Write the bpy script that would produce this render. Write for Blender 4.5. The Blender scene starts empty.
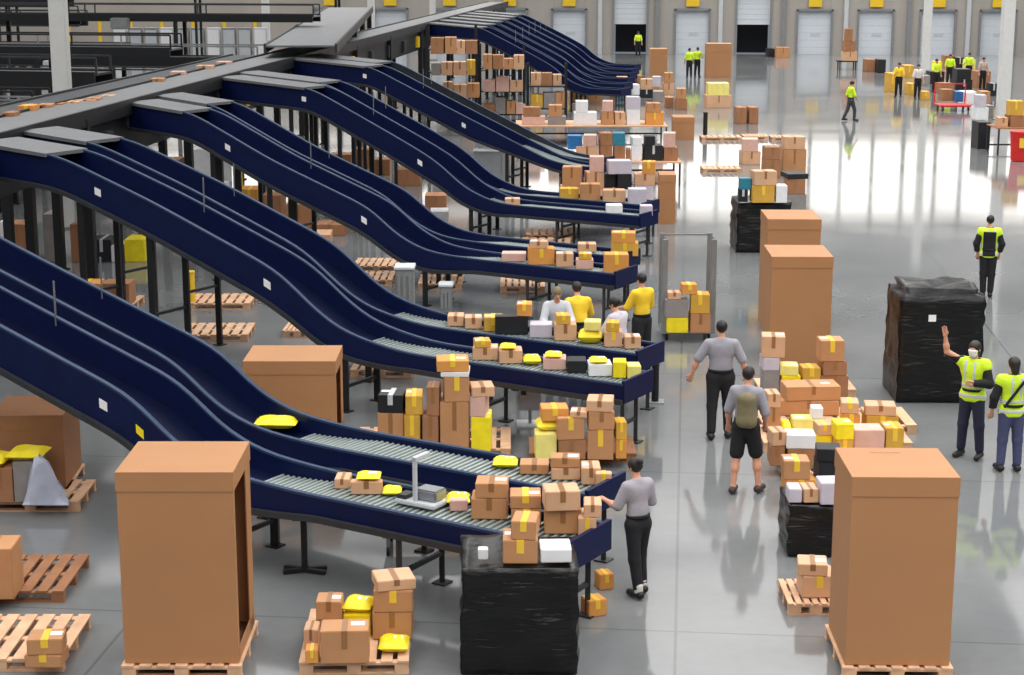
import bpy, bmesh, math, random
import numpy as np
from mathutils import Vector, Matrix
R = random.Random(7)
SC = bpy.context.scene
COL = SC.collection
# ------------------------------------------------------------------ camera model
F = 1750.0; H = 7.2; PITCH = math.atan(383.5 / F); YAW = math.atan(178 / (F / math.cos(PITCH)))
FW = Vector((-math.sin(YAW) * math.cos(PITCH), math.cos(YAW) * math.cos(PITCH), -math.sin(PITCH)))
RT = Vector((math.cos(YAW), math.sin(YAW), 0)); UP = RT.cross(FW); EYE = Vector((0, 0, H))
HF = Vector((-math.sin(YAW), math.cos(YAW), 0))          # horizontal forward
def at(px, py, z=0.0):
    d = FW + RT * ((px - 512) / F) - UP * ((py - 337.5) / F)
    return EYE + d * ((z - H) / d.z)
def ppm(p):                                              # pixels per metre at a point
    return F / (Vector(p) - EYE).dot(FW)
def proj(p):
    v = Vector(p) - EYE; d = v.dot(FW); return 512 + F * v.dot(RT) / d, 337.5 - F * v.dot(UP) / d
cam = bpy.data.cameras.new('camera'); co = bpy.data.objects.new('camera', cam); COL.objects.link(co)
cam.sensor_width = 36.0; cam.lens = F * 36.0 / 1024; cam.clip_end = 500; cam.clip_start = 0.1
co.location = EYE
co.matrix_world = Matrix(((RT.x, UP.x, -FW.x, EYE.x), (RT.y, UP.y, -FW.y, EYE.y), (RT.z, UP.z, -FW.z, EYE.z), (0, 0, 0, 1)))
SC.camera = co
vs = SC.view_settings
vs.view_transform = 'Standard'; vs.look = 'None'; vs.gamma = 1.0; vs.use_curve_mapping = False; vs.exposure = 0.0
# ------------------------------------------------------------------ materials
def lin(c):
    return tuple((x / 12.92 if x <= 0.04045 else ((x + 0.055) / 1.055) ** 2.4) for x in (c[0] / 255, c[1] / 255, c[2] / 255))
MATS = {}
def mat(name, rgb, rough=0.6, var=0.12, scale=6.0, metal=0.0, bump=0.0, spec=0.5, emit=None, stretch=(1, 1, 1), coat=0.0):
    m = bpy.data.materials.new(name); m.use_nodes = True; nt = m.node_tree; N = nt.nodes; L = nt.links
    b = N['Principled BSDF']; b.inputs['Roughness'].default_value = rough; b.inputs['Metallic'].default_value = metal
    b.inputs['Specular IOR Level'].default_value = spec
    c = lin(rgb)
    if emit:
        b.inputs['Emission Color'].default_value = (*c, 1); b.inputs['Emission Strength'].default_value = emit
    tc = N.new('ShaderNodeTexCoord'); mp = N.new('ShaderNodeMapping'); mp.inputs['Scale'].default_value = stretch
    nz = N.new('ShaderNodeTexNoise'); nz.inputs['Scale'].default_value = scale; nz.inputs['Detail'].default_value = 4
    L.new(tc.outputs['Object'], mp.inputs['Vector']); L.new(mp.outputs['Vector'], nz.inputs['Vector'])
    rp = N.new('ShaderNodeValToRGB'); e = rp.color_ramp.elements
    e[0].position = 0.3; e[1].position = 0.7
    e[0].color = (*[max(0, x * (1 - var)) for x in c], 1); e[1].color = (*[min(1, x * (1 + var)) for x in c], 1)
    L.new(nz.outputs['Fac'], rp.inputs['Fac']); L.new(rp.outputs['Color'], b.inputs['Base Color'])
    if bump:
        bp = N.new('ShaderNodeBump'); bp.inputs['Strength'].default_value = bump; bp.inputs['Distance'].default_value = 0.02
        L.new(nz.outputs['Fac'], bp.inputs['Height']); L.new(bp.outputs['Normal'], b.inputs['Normal'])
    if coat: b.inputs['Coat Weight'].default_value = coat
    MATS[name] = m
    return m
mat('card', (188, 136, 92), 0.55, 0.07, 3); mat('card_pale', (210, 166, 130), 0.55, 0.07, 3)
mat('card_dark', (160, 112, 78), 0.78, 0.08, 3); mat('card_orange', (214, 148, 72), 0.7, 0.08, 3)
mat('card_gold', (206, 160, 62), 0.7, 0.1, 3); mat('card_big', (174, 124, 82), 0.62, 0.05, 1.2)
mat('card_inside', (120, 80, 52), 0.85, 0.1, 2)
mat('yellow', (244, 222, 30), 0.45, 0.1, 5, bump=0.3); mat('tape_yellow', (240, 196, 60), 0.35, 0.06)
mat('pale_yellow', (240, 226, 130), 0.5, 0.08)
mat('tape_brown', (150, 104, 64), 0.3, 0.05); mat('white', (232, 232, 234), 0.5, 0.04); mat('paper', (238, 238, 240), 0.5, 0.02)
mat('offwhite', (214, 210, 206), 0.6, 0.06); mat('lilac', (196, 188, 200), 0.6, 0.06)
mat('black_box', (26, 27, 32), 0.5, 0.2); mat('teal', (46, 128, 150), 0.45, 0.1); mat('blue_box', (40, 110, 170), 0.45, 0.1)
mat('red', (205, 40, 36), 0.4, 0.08); mat('pink', (214, 172, 158), 0.55, 0.06); mat('grey_box', (140, 134, 132), 0.6, 0.1)
mat('film', (6, 6, 8), 0.3, 0.3, 7, bump=1.0, spec=0.45, stretch=(0.5, 0.5, 3)); mat('bag_clear', (178, 182, 200), 0.25, 0.1, 6, bump=0.6)
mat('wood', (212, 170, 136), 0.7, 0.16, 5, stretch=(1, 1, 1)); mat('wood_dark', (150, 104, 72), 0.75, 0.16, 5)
mat('navy', (6, 19, 62), 0.5, 0.12, 4, spec=0.22); mat('navy_bed', (5, 13, 42), 0.34, 0.15, 4, spec=0.3)
mat('rim', (40, 58, 88), 0.55, 0.1, spec=0.3); mat('charcoal', (44, 46, 50), 0.5, 0.15); mat('black_steel', (16, 18, 22), 0.5, 0.15)
mat('roller', (140, 150, 148), 0.35, 0.06, metal=0.2); mat('belt', (104, 106, 110), 0.45, 0.1, 2); mat('belt_dark', (40, 44, 50), 0.55, 0.15, 2)
mat('steel', (150, 154, 158), 0.35, 0.08, metal=0.6); mat('grey_paint', (128, 130, 132), 0.5, 0.08); mat('light_grey', (190, 194, 198), 0.45, 0.05)
mat('pillar', (214, 214, 212), 0.5, 0.03); mat('green_steel', (20, 40, 42), 0.5, 0.15); mat('yellow_paint', (232, 190, 40), 0.45, 0.08)
mat('panel', (164, 158, 152), 0.6, 0.06, 0.4, stretch=(1, 1, 0.05)); mat('ceiling', (170, 172, 174), 0.8, 0.03); mat('door', (206, 212, 220), 0.5, 0.03)
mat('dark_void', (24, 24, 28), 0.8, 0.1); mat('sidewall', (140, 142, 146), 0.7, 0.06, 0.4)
mat('skin', (206, 150, 122), 0.5, 0.04); mat('skin_tan', (182, 124, 94), 0.5, 0.04); mat('hair', (34, 24, 22), 0.55, 0.25, 40); mat('hair_black', (18, 16, 18), 0.5, 0.2, 40)
mat('shirt_grey', (150, 148, 158), 0.8, 0.06, 12); mat('shirt_mid', (160, 156, 164), 0.8, 0.06, 12); mat('shirt_light', (196, 200, 208), 0.8, 0.05, 12)
mat('shirt_beige', (186, 164, 150), 0.8, 0.08, 12); mat('khaki', (118, 108, 80), 0.7, 0.1, 14); mat('shirt_yellow', (240, 200, 44), 0.75, 0.06, 12)
mat('trouser_black', (20, 20, 26), 0.8, 0.15, 12); mat('trouser_navy', (28, 32, 56), 0.8, 0.12, 12); mat('jeans', (66, 70, 104), 0.8, 0.14, 12)
mat('hivis', (206, 240, 40), 0.6, 0.06, 12); mat('reflective', (196, 202, 206), 0.3, 0.04); mat('black_cloth', (18, 18, 22), 0.8, 0.15, 12)
mat('shoe', (22, 20, 22), 0.5, 0.15); mat('shoe_brown', (60, 44, 40), 0.5, 0.15); mat('mask', (236, 236, 238), 0.6, 0.03); mat('trouser_grey', (60, 60, 66), 0.8, 0.1)
mat('window', (255, 250, 244), 0.5, 0.0, emit=1.75)
# floor: sealed concrete with joints
def floor_mat():
    m = bpy.data.materials.new('sealed_concrete'); m.use_nodes = True; nt = m.node_tree; N = nt.nodes; L = nt.links; b = N['Principled BSDF']
    tc = N.new('ShaderNodeTexCoord')
    n1 = N.new('ShaderNodeTexNoise'); n1.inputs['Scale'].default_value = 0.35; n1.inputs['Detail'].default_value = 6
    n2 = N.new('ShaderNodeTexNoise'); n2.inputs['Scale'].default_value = 5; n2.inputs['Detail'].default_value = 5
    L.new(tc.outputs['Object'], n1.inputs['Vector']); L.new(tc.outputs['Object'], n2.inputs['Vector'])
    r1 = N.new('ShaderNodeValToRGB'); e = r1.color_ramp.elements; e[0].position = 0.3; e[1].position = 0.72
    e[0].color = (0.155, 0.163, 0.17, 1); e[1].color = (0.215, 0.222, 0.225, 1)
    mx = N.new('ShaderNodeMix'); mx.data_type = 'RGBA'; mx.blend_type = 'MULTIPLY'; mx.inputs['Factor'].default_value = 0.35
    r2 = N.new('ShaderNodeValToRGB'); r2.color_ramp.elements[0].color = (0.75, 0.75, 0.75, 1); r2.color_ramp.elements[1].color = (1.2, 1.2, 1.2, 1)
    L.new(n1.outputs['Fac'], r1.inputs['Fac']); L.new(n2.outputs['Fac'], r2.inputs['Fac'])
    L.new(r1.outputs['Color'], mx.inputs['A']); L.new(r2.outputs['Color'], mx.inputs['B'])
    br = N.new('ShaderNodeTexBrick'); br.offset = 0.0; br.inputs['Scale'].default_value = 1.0
    br.inputs['Brick Width'].default_value = 6.0; br.inputs['Row Height'].default_value = 6.0; br.inputs['Mortar Size'].default_value = 0.018
    br.inputs['Color1'].default_value = br.inputs['Color2'].default_value = (1, 1, 1, 1); br.inputs['Mortar'].default_value = (0.72, 0.72, 0.73, 1)
    L.new(tc.outputs['Object'], br.inputs['Vector'])
    m2 = N.new('ShaderNodeMix'); m2.data_type = 'RGBA'; m2.blend_type = 'MULTIPLY'; m2.inputs['Factor'].default_value = 1.0
    L.new(mx.outputs['Result'], m2.inputs['A']); L.new(br.outputs['Color'], m2.inputs['B'])
    L.new(m2.outputs['Result'], b.inputs['Base Color'])
    rr = N.new('ShaderNodeMapRange'); rr.inputs['From Min'].default_value = 0.3; rr.inputs['From Max'].default_value = 0.7
    rr.inputs['To Min'].default_value = 0.06; rr.inputs['To Max'].default_value = 0.1
    L.new(n1.outputs['Fac'], rr.inputs['Value']); L.new(rr.outputs['Result'], b.inputs['Roughness'])
    b.inputs['Specular IOR Level'].default_value = 0.5
    MATS['floor'] = m
floor_mat()
# ------------------------------------------------------------------ mesh helpers
class MB:
    def __init__(s): s.v = []; s.f = []
    def add(s, vs, fs):
        n = len(s.v); s.v += [tuple(v) for v in vs]; s.f += [tuple(i + n for i in f) for f in fs]; return s
    def box(s, c, d, yaw=0.0, bev=0.0, M=None):
        """box centred on c (base z = c.z), size d"""
        x, y, z = d[0] / 2, d[1] / 2, d[2]
        if bev:
            bm = bmesh.new(); bmesh.ops.create_cube(bm, size=1)
            for v in bm.verts: v.co = Vector((v.co.x * d[0], v.co.y * d[1], (v.co.z + .5) * d[2]))
            bmesh.ops.bevel(bm, geom=bm.edges[:], offset=bev, segments=2, affect='EDGES')
            bm.verts.index_update(); vs = [v.co.copy() for v in bm.verts]; fs = [[v.index for v in f.verts] for f in bm.faces]; bm.free()
        else:
            vs = [Vector(p) for p in ((-x, -y, 0), (x, -y, 0), (x, y, 0), (-x, y, 0), (-x, -y, z), (x, -y, z), (x, y, z), (-x, y, z))]
            fs = [(0, 3, 2, 1), (4, 5, 6, 7), (0, 1, 5, 4), (1, 2, 6, 5), (2, 3, 7, 6), (3, 0, 4, 7)]
        T = Matrix.Translation(Vector(c)) @ Matrix.Rotation(yaw, 4, 'Z')
        if M is not None: T = M @ T
        return s.add([T @ v for v in vs], fs)
    def bar(s, p, q, w, h, upv=(0, 0, 1)):
        """rectangular bar from p to q, w wide, h high, centred on the line"""
        p, q = Vector(p), Vector(q); d = (q - p).normalized(); u = Vector(upv)
        r = d.cross(u)
        if r.length < 1e-4: r = Vector((1, 0, 0))
        r.normalize(); u = r.cross(d)
        vs = [b + r * (a * w / 2) + u * (c * h / 2) for b in (p, q) for a, c in ((-1, -1), (1, -1), (1, 1), (-1, 1))]
        return s.add(vs, [(0, 1, 2, 3)[::-1], (4, 5, 6, 7), (0, 1, 5, 4), (1, 2, 6, 5), (2, 3, 7, 6), (3, 0, 4, 7)])
    def cyl(s, p, q, r, n=12, r2=None):
        p, q = Vector(p), Vector(q); d = (q - p).normalized(); a = d.orthogonal().normalized(); b = d.cross(a); r2 = r if r2 is None else r2
        vs = [p + (a * math.cos(t) + b * math.sin(t)) * r for t in [2 * math.pi * i / n for i in range(n)]]
        vs += [q + (a * math.cos(t) + b * math.sin(t)) * r2 for t in [2 * math.pi * i / n for i in range(n)]]
        fs = [(i, (i + 1) % n, n + (i + 1) % n, n + i) for i in range(n)] + [tuple(range(n))[::-1], tuple(range(n, 2 * n))]
        return s.add(vs, fs)
    def sweep(s, path, sec):
        """sweep a section given as a function i -> list of points, closed in section, capped"""
        rings = [sec(i) for i in range(len(path))]; k = len(rings[0]); vs = [p for r in rings for p in r]; fs = []
        for i in range(len(rings) - 1):
            for j in range(k):
                fs.append((i * k + j, i * k + (j + 1) % k, (i + 1) * k + (j + 1) % k, (i + 1) * k + j))
        fs += [tuple(range(k))[::-1], tuple(range((len(rings) - 1) * k, len(rings) * k))]
        return s.add(vs, fs)
    def mesh(s, name, m, smooth=False):
        me = bpy.data.meshes.new(name); me.from_pydata([tuple(v) for v in s.v], [], s.f); me.update()
        bm = bmesh.new(); bm.from_mesh(me); bmesh.ops.recalc_face_normals(bm, faces=bm.faces); bm.to_mesh(me); bm.free()
        me.materials.append(MATS[m] if isinstance(m, str) else m)
        if smooth:
            me.polygons.foreach_set('use_smooth', [True] * len(me.polygons))
        return me
    def build(s, name, m, parent=None, loc=None, rz=0.0, smooth=False):
        return link(name, s.mesh(name, m, smooth), parent, loc, rz)
def link(name, me, parent=None, loc=None, rz=0.0):
    o = bpy.data.objects.new(name, me); COL.objects.link(o)
    if parent is not None: o.parent = parent
    if loc is not None: o.location = loc
    o.rotation_euler.z = rz
    return o
def tag(o, label, cat, group=None, kind=None):
    o['label'] = label; o['category'] = cat
    if group: o['group'] = group
    if kind: o['kind'] = kind
    return o
def thing(name, label, cat, loc=(0, 0, 0), rz=0.0, group=None):
    o = bpy.data.objects.new(name, None); COL.objects.link(o); o.location = loc; o.rotation_euler.z = rz; o.empty_display_size = 0.1
    return tag(o, label, cat, group)
def struct(name, mb, m, label=None):
    o = mb.build(name, m); o['kind'] = 'structure'
    if label: o['label'] = label
    return o
def kids(o): return [c for c in bpy.data.objects if c.parent is o]
def copy_tree(o, parent=None):
    c = o.copy(); COL.objects.link(c)
    if parent is not None: c.parent = parent
    for ch in list(o.children): copy_tree(ch, c)
    return c
ORD = ['first', 'second', 'third', 'fourth', 'fifth', 'sixth', 'seventh', 'eighth', 'ninth', 'tenth', 'eleventh', 'twelfth', 'thirteenth', 'fourteenth', 'fifteenth', 'sixteenth', 'seventeenth', 'eighteenth', 'nineteenth', 'twentieth']
# ------------------------------------------------------------------ the hall
YF = 131.0; XL, XR, YB, HC = -64.0, 34.0, -12.0, 12.6
struct('floor', MB().box(((XL + XR) / 2, (YF + YB) / 2, -0.2), (XR - XL, YF - YB, 0.2)), 'floor')
struct('ceiling', MB().box(((XL + XR) / 2, (YF + YB) / 2, HC), (XR - XL, YF - YB, 0.3)), 'ceiling')
struct('wall_left', MB().box((XL - 0.15, (YF + YB) / 2, 0), (0.3, YF - YB, HC)), 'sidewall')
struct('wall_right', MB().box((XR + 0.15, (YF + YB) / 2, 0), (0.3, YF - YB, HC)), 'sidewall')
struct('wall_back', MB().box(((XL + XR) / 2, YB - 0.15, 0), (XR - XL, 0.3, HC)), 'sidewall')
def far_x(px, z=0.0):                                    # x on the far wall under an image column
    d = FW + RT * ((px - 512) / F) - UP * ((0 - 337.5) / F)
    d0 = FW + RT * ((px - 512) / F) - UP * ((40 - 337.5) / F)
    return d0.x * YF / d0.y
DOORPX = [(331, 0), (391, 0), (450, 0), (510, 0), (569, 0), (630, 1), (692, 0), (753, 1), (814, 0), (875, 0), (937, 0), (997, 0)]
DW, DH = 2.35, 3.15
xs = [far_x(p) for p, _ in DOORPX]
wall = MB()
edges = [XL] + [v for x in xs for v in (x - DW / 2, x + DW / 2)] + [XR]
for a, b in zip(edges[0::2], edges[1::2]): wall.box(((a + b) / 2, YF + 0.2, 0), (b - a, 0.4, 4.4))
wall.box(((XL + XR) / 2, YF + 0.2, 4.4), (XR - XL, 0.4, 2.0)); wall.box(((XL + XR) / 2, YF + 0.2, 11.8), (XR - XL, 0.4, HC - 11.8))
struct('wall_far', wall, 'panel')
for i, ((p, op), x) in enumerate(zip(DOORPX, xs)):
    d = bpy.data.objects.new('door_%d' % (i + 1), None); COL.objects.link(d); d.location = (x, YF, 0); d['kind'] = 'structure'
    pan = MB(); z0 = 2.15 if op else 0.0; top = 4.4 if op else DH
    n = 6
    for k in range(n):
        h = (top - z0) / n; pan.box((0, 0.22, z0 + k * h), (DW, 0.06, h - 0.012))
    pan.build('door_panel', 'door', d)
    fr = MB()
    for sx in (-1, 1): fr.box((sx * (DW / 2 + .08), -0.03, 0), (0.16, 0.14, top + .1))
    fr.box((0, -0.03, top), (DW + .3, 0.14, 0.16)); fr.build('door_frame', 'grey_paint', d)
    if not op: MB().box((0, 0.2, DH + .16), (DW, 0.3, 4.4 - DH - .16)).build('header_panel', 'panel', d)
    else: MB().box((0, 2.6, 0), (DW, 0.1, 4.4)).build('trailer_shade_sheet', 'dark_void', d)  # near-black sheet stands in for the shade inside the trailer
    if not op: MB().box((0.1, 0.18, 1.35), (0.7, 0.03, 0.25)).build('door_window', 'light_grey', d)
    sg = thing('bay_sign', '%s yellow bay sign above the dock doors, counted from the conveyor side' % ORD[i], 'sign', (x, YF - 0.12, 3.45 if not op else 4.6), 0, 'yellow bay signs')
    MB().box((0, 0, 0), (0.95, 0.05, 0.75), bev=0.01).build('sign_plate', 'yellow_paint', sg)
    MB().box((0, 0.06, 0.1), (0.1, 0.09, 0.5)).build('bracket', 'grey_paint', sg)
wi = MB(); XW0, XW1 = XL + 1, XR - 1
struct('window_1', MB().box(((XL + XR) / 2, YF + 0.25, 6.4), (XR - XL, 0.1, 5.4)), 'window')
mu = MB(); x = XL
while x < XR:
    mu.box((x, YF + 0.1, 6.4), (0.25, 0.3, 5.4)); x += 4.57
mu.box(((XL + XR) / 2, YF + 0.1, 9.0), (XR - XL, 0.2, 0.1)); struct('trim_1', mu, 'grey_paint')
for i, px in enumerate((600, 657, 720, 783, 845, 908, 967)):
    x = far_x(px); tr = MB().box((x, YF - 0.12, 0), (0.3, 0.24, 11.6)); struct('trim_%d' % (i + 2), tr, 'light_grey' if i in (0, 2, 4, 6) else 'grey_paint')
# building columns
def pillar(px, py, w, label, m='pillar', z=0.0):
    p = at(px, py, 0); t = thing('building_column', label, 'column', p, YAW)
    MB().box((0, 0, 0.0), (w + .16, w + .16, 0.04)).build('base_plate', 'steel', t)
    MB().box((0, 0, 0.04), (w, w, HC - .3), bev=0.02).build('shaft', m, t)
    cp = MB().box((0, 0, HC - .26), (w + .3, w + .3, 0.26)).build('capital', 'steel', t)
    return t
pillar(70, 228, 0.42, 'white square column rising behind the long grey sorting belt')
pillar(1002, 120, 0.5, 'pale grey column beside the red bin and packing bench')
pillar(925, 74, 0.45, 'slim grey column standing beyond the group in yellow vests')
pillar(267, 62, 0.5, 'white column far off between the dark overhead conveyors'); pillar(372, 58, 0.5, 'white column behind the rising grey branch belt'); pillar(433, 60, 0.42, 'white column beside the merge of the farthest chutes')
# lights: rows of high-bay lamps under the roof
def lamp(x, y, sx, sy, power):
    l = bpy.data.lights.new('high_bay_lamp', 'AREA'); l.shape = 'RECTANGLE'; l.size = sx; l.size_y = sy; l.energy = power; l.spread = math.radians(152); l.color = (1.0, 0.985, 0.96)
    o = bpy.data.objects.new('high_bay_lamp', l); COL.objects.link(o); o.location = (x, y, HC - 0.6)
LAMP_W = 1270
for ix in range(8):
    for iy in range(9):
        x = -52 + ix * 11.0; y = 0 + iy * 15.5
        lamp(x, y, 8.0, 14.6, LAMP_W * (.93 if x > -4 else .68))
w = bpy.data.worlds.new('world'); SC.world = w; w.use_nodes = True
w.node_tree.nodes['Background'].inputs['Color'].default_value = (0.6, 0.68, 0.8, 1); w.node_tree.nodes['Background'].inputs['Strength'].default_value = 0.3
# ------------------------------------------------------------------ sorting chutes
CA = math.radians(-26); CD = Vector((math.cos(CA), math.sin(CA), 0)); CN = Vector((-math.sin(CA), math.cos(CA), 0))   # run direction, across (away from camera)
X0 = -4.0
def smooth_path(pts, n=70, it=6):
    pts = [np.array(p, float) for p in pts]; L = np.cumsum([0] + [np.linalg.norm(b - a) for a, b in zip(pts, pts[1:])])
    t = np.linspace(0, L[-1], n); P = np.array([[np.interp(u, L, [p[k] for p in pts]) for k in range(2)] for u in t])
    for _ in range(it): P[1:-1] = P[1:-1] * .5 + (P[:-2] + P[2:]) * .25
    return P
BED = 1.0
LANES = {}
def chute(key, yc, prof, lend, label, group, width=0.82, wall_m='navy', legs=True, stick=None, nflat=None):
    o = Vector((X0, yc, 0))
    P = smooth_path(prof + [(lend, 1.1)])
    n = len(P); base = o
    def pos(l, c, z): return base + CD * l + CN * c + Vector((0, 0, z))
    t = thing('sorting_chute', label, 'conveyor chute', base + CD * lend * .5, 0, group)
    T = t.location.copy()
    def lp(l, c, z): return pos(l, c, z) - T
    def blend(l): return min(1, max(0, (l + 2.6) / 2.6))             # 0 on the slope, 1 on the flat
    def flat_top(l): return min(1, max(0, (l - prof[1][0]) / (prof[2][0] - prof[1][0])))
    up = lambda l: 0.38 * (1 - blend(l)) + 0.10 * blend(l)           # rim above bed
    dn = lambda l: 0.20 * (1 - blend(l)) + 0.16 * blend(l)           # wall below bed
    bed = MB().sweep(P, lambda i: [lp(P[i][0], c, P[i][1] - up(P[i][0]) - h) for c, h in ((-width / 2, 0), (width / 2, 0), (width / 2, .05), (-width / 2, .05))])
    bed.build('slide_bed', 'navy_bed', t, smooth=False)
    for sd in (-1, 1):
        wm = MB().sweep(P, lambda i: [lp(P[i][0], sd * (width / 2 + c), P[i][1] + h) for c, h in ((0, 0), (.05, 0), (.05, -up(P[i][0]) - dn(P[i][0])), (0, -up(P[i][0]) - dn(P[i][0])))])
        wo = wm.build('side_wall', wall_m, t)
        rm = MB().sweep(P, lambda i: [lp(P[i][0], sd * (width / 2 + .025) + c, P[i][1] + h) for c, h in ((-.032, .018), (.032, .018), (.032, -.012), (-.032, -.012))])
        rm.build('top_rim', 'rim', wo)
        fl = MB().sweep(P, lambda i: [lp(P[i][0], sd * (width / 2 + .06) + c, P[i][1] - up(P[i][0]) - dn(P[i][0]) + h) for c, h in ((-.05, .04), (.03, .04), (.03, -.03), (-.05, -.03))])
        fl.build('lower_rail', 'charcoal', wo)
        if sd < 0 and stick:
            for (l, m, w_) in stick:
                z = np.interp(l, P[:, 0], P[:, 1]) - .34; z2 = np.interp(l + w_, P[:, 0], P[:, 1]) - .34
                q = MB().add([lp(l, -(width / 2 + .056), z), lp(l + w_, -(width / 2 + .056), z2), lp(l + w_, -(width / 2 + .056), z2 + w_ * .9), lp(l, -(width / 2 + .056), z + w_ * .9),
                              lp(l, -(width / 2 + .05), z), lp(l + w_, -(width / 2 + .05), z2), lp(l + w_, -(width / 2 + .05), z2 + w_ * .9), lp(l, -(width / 2 + .05), z + w_ * .9)],
                             [(0, 1, 2, 3), (4, 7, 6, 5), (0, 4, 5, 1), (1, 5, 6, 2), (2, 6, 7, 3), (3, 7, 4, 0)])
                q.build('sticker', m, wo)['label'] = 'small %s sticker' % ('yellow' if 'yellow' in m else 'white')
    # roller track on the level run
    rb = MB(); l = -1.1
    while l < lend - .1:
        z = np.interp(l, P[:, 0], P[:, 1]) - up(l)
        rb.cyl(lp(l, -width / 2 + .03, z + .012), lp(l, width / 2 - .03, z + .012), .028, 6); l += .085
    rb.build('roller_bed', 'roller', t)
    # photo-eye hoop over the lane, legs
    for l in (-5.3, -4.0 + .2):
        pass
    z = np.interp(-4.9, P[:, 0], P[:, 1])
    MB().bar(lp(-4.9, width / 2, z - .1), lp(-4.9, width / 2, z + .5), .02, .02).build('sensor_post', 'steel', t)
    l0, l1 = P[0][0], prof[1][0] - .2
    fp = MB().sweep([0, 1], lambda i: [lp([l0, l1][i], c_, np.interp([l0, l1][i], P[:, 0], P[:, 1]) + h_) for c_, h_ in ((-width / 2 - .1, -.03), (width / 2 + .1, -.03), (width / 2 + .1, .035), (-width / 2 - .1, .035))])
    fp.build('infeed_table', 'belt', t)
    if legs:
        for l in ((-7.6, -1.3, 1.2, lend - .25) if key[0] == 'A' else (-7.0, -5.4, -1.3, 1.2, lend - .25)):
            z = np.interp(l, P[:, 0], P[:, 1]) - up(l) - dn(l)
            for c in (-width / 2 - .02, width / 2 + .02):
                lg = MB().bar(lp(l, c, 0), lp(l, c, z), .1 if l < -1 else .06, .1 if l < -1 else .06, (1, 0, 0)); lg.box(lp(l, c, 0), (.18, .18, .02), CA)
                lg.build('leg', 'black_steel' if l < -1 else 'charcoal', t)
            MB().bar(lp(l, -width / 2, z * .45), lp(l, width / 2, z * .45), .05, .05).build('cross_brace', 'charcoal', t)
    end = MB().box(lp(lend, 0, 1.1 - .28), (.05, width + .1, .34), CA); end.build('end_stop', 'navy', t)
    LANES[key] = (base, P, width, lend, up)
    return t
def lane_point(key, l, c=0.0, dz=0.04):
    base, P, wd, le, up = LANES[key]
    return base + CD * l + CN * c + Vector((0, 0, np.interp(l, P[:, 0], P[:, 1]) - up(l) + dz))
PA = [(-9.45, 3.82), (-8.9, 3.68), (-6.1, 2.85), (-3.8, 2.19), (-2.7, 1.88), (-2.2, 1.44), (-1.5, 1.18), (-.3, 1.1)]
PB = [(-9.45, 3.87), (-7.5, 3.76), (-5.3, 3.1), (-2.56, 2.14), (-2.05, 1.72), (-1.4, 1.32), (-.2, 1.1)]
PC = [(-9.45, 3.87), (-7.6, 3.74), (-5.3, 2.8), (-2.6, 1.92), (-2.15, 1.5), (-1.3, 1.15), (-.2, 1.1)]
PD = [(-9.45, 3.9), (-6.3, 3.74), (-3.4, 2.53), (-2.3, 2.04), (-1.5, 1.42), (-.5, 1.1)]
S1 = [(-5.4, 'paper', .13), (-3.3, 'paper', .13), (-2.7, 'yellow', .12)]
S2 = [(-6.6, 'paper', .14), (-2.9, 'paper', .14)]
G = 'navy sorting chutes'
chute('A1', 21.25, PA, 3.5, 'navy sorting chute of the pair by the front pallets, lane along the tall parcel pile', G, stick=[(-3.6, 'paper', .14)])
chute('A2', 19.38, PA, 3.4, 'navy sorting chute of the pair by the front pallets, lane ending at the wrapped crate', G, stick=S1)
chute('B1', 28.75, PB, 3.9, 'navy sorting chute of the second pair, lane on the side of the yellow-shirted workers', G, stick=[(-2.8, 'paper', .14)])
chute('B2', 26.7, PB, 3.75, 'navy sorting chute of the second pair, lane with black and white parcels', G, stick=S2)
chute('C1', 37.4, PC, 3.2, 'navy sorting chute of the third pair, lane on the far side', G)
chute('C2', 35.4, PC, 3.2, 'navy sorting chute of the third pair, lane on the near side with pink cartons', G, stick=S2)
chute('D1', 45.2, PD, 3.5, 'navy sorting chute of the fourth pair, lane on the far side', G)
chute('D2', 43.3, PD, 3.5, 'navy sorting chute of the fourth pair, lane on the near side', G, stick=S2)
PE = [(-9.45, 3.9), (-6.3, 3.74), (-3.4, 2.6), (-1.2, 1.75), (.2, 1.2), (1.0, 1.1)]
chute('E1', 54.0, PE, 1.8, 'dark grey and navy sorting chute standing alone before the parcel racks, far lane', G, wall_m='charcoal')
chute('E2', 52.2, PE, 1.8, 'dark navy sorting chute standing alone above the white panel box, near lane', G, stick=S2)
FARN = ['first', 'second', 'third', 'fourth', 'fifth', 'sixth']
for i in range(6):
    chute('F%d' % i, 82 + i * 3.6, PD, 1.3, '%s chute lane of the distant bank below the dock doors, counted going away' % FARN[i], G)
# ------------------------------------------------------------------ belts
def belt(name, label, p, q, w, top='belt', side='charcoal', legs=(), leg_w=.2, group=None, leg_m='black_steel', h=.35, cat='conveyor'):
    p, q = Vector(p), Vector(q); t = thing(name, label, cat, ((p.x + q.x) / 2, (p.y + q.y) / 2, 0), 0, group); T = t.location
    d = (q - p); dh = Vector((d.x, d.y, 0)).normalized(); n = Vector((-dh.y, dh.x, 0))
    MB().bar(p - T, q - T, w, .06).build('belt', top, t)
    for s in (-1, 1):
        MB().bar(p - T + n * (s * (w / 2 + .04)) + Vector((0, 0, -h / 2 + .08)), q - T + n * (s * (w / 2 + .04)) + Vector((0, 0, -h / 2 + .08)), .08, h).build('side_rail', side, t)
    for u in legs:
        c = p.lerp(q, u) - T
        for s in (-1, 1):
            b = c + n * (s * w / 2); lg = MB().bar((b.x, b.y, 0), (b.x, b.y, b.z - .1), leg_w, leg_w, (1, 0, 0)); lg.box((b.x, b.y, 0), (leg_w + .12, leg_w + .12, .03)); lg.build('leg', leg_m, t)
    return t
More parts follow.
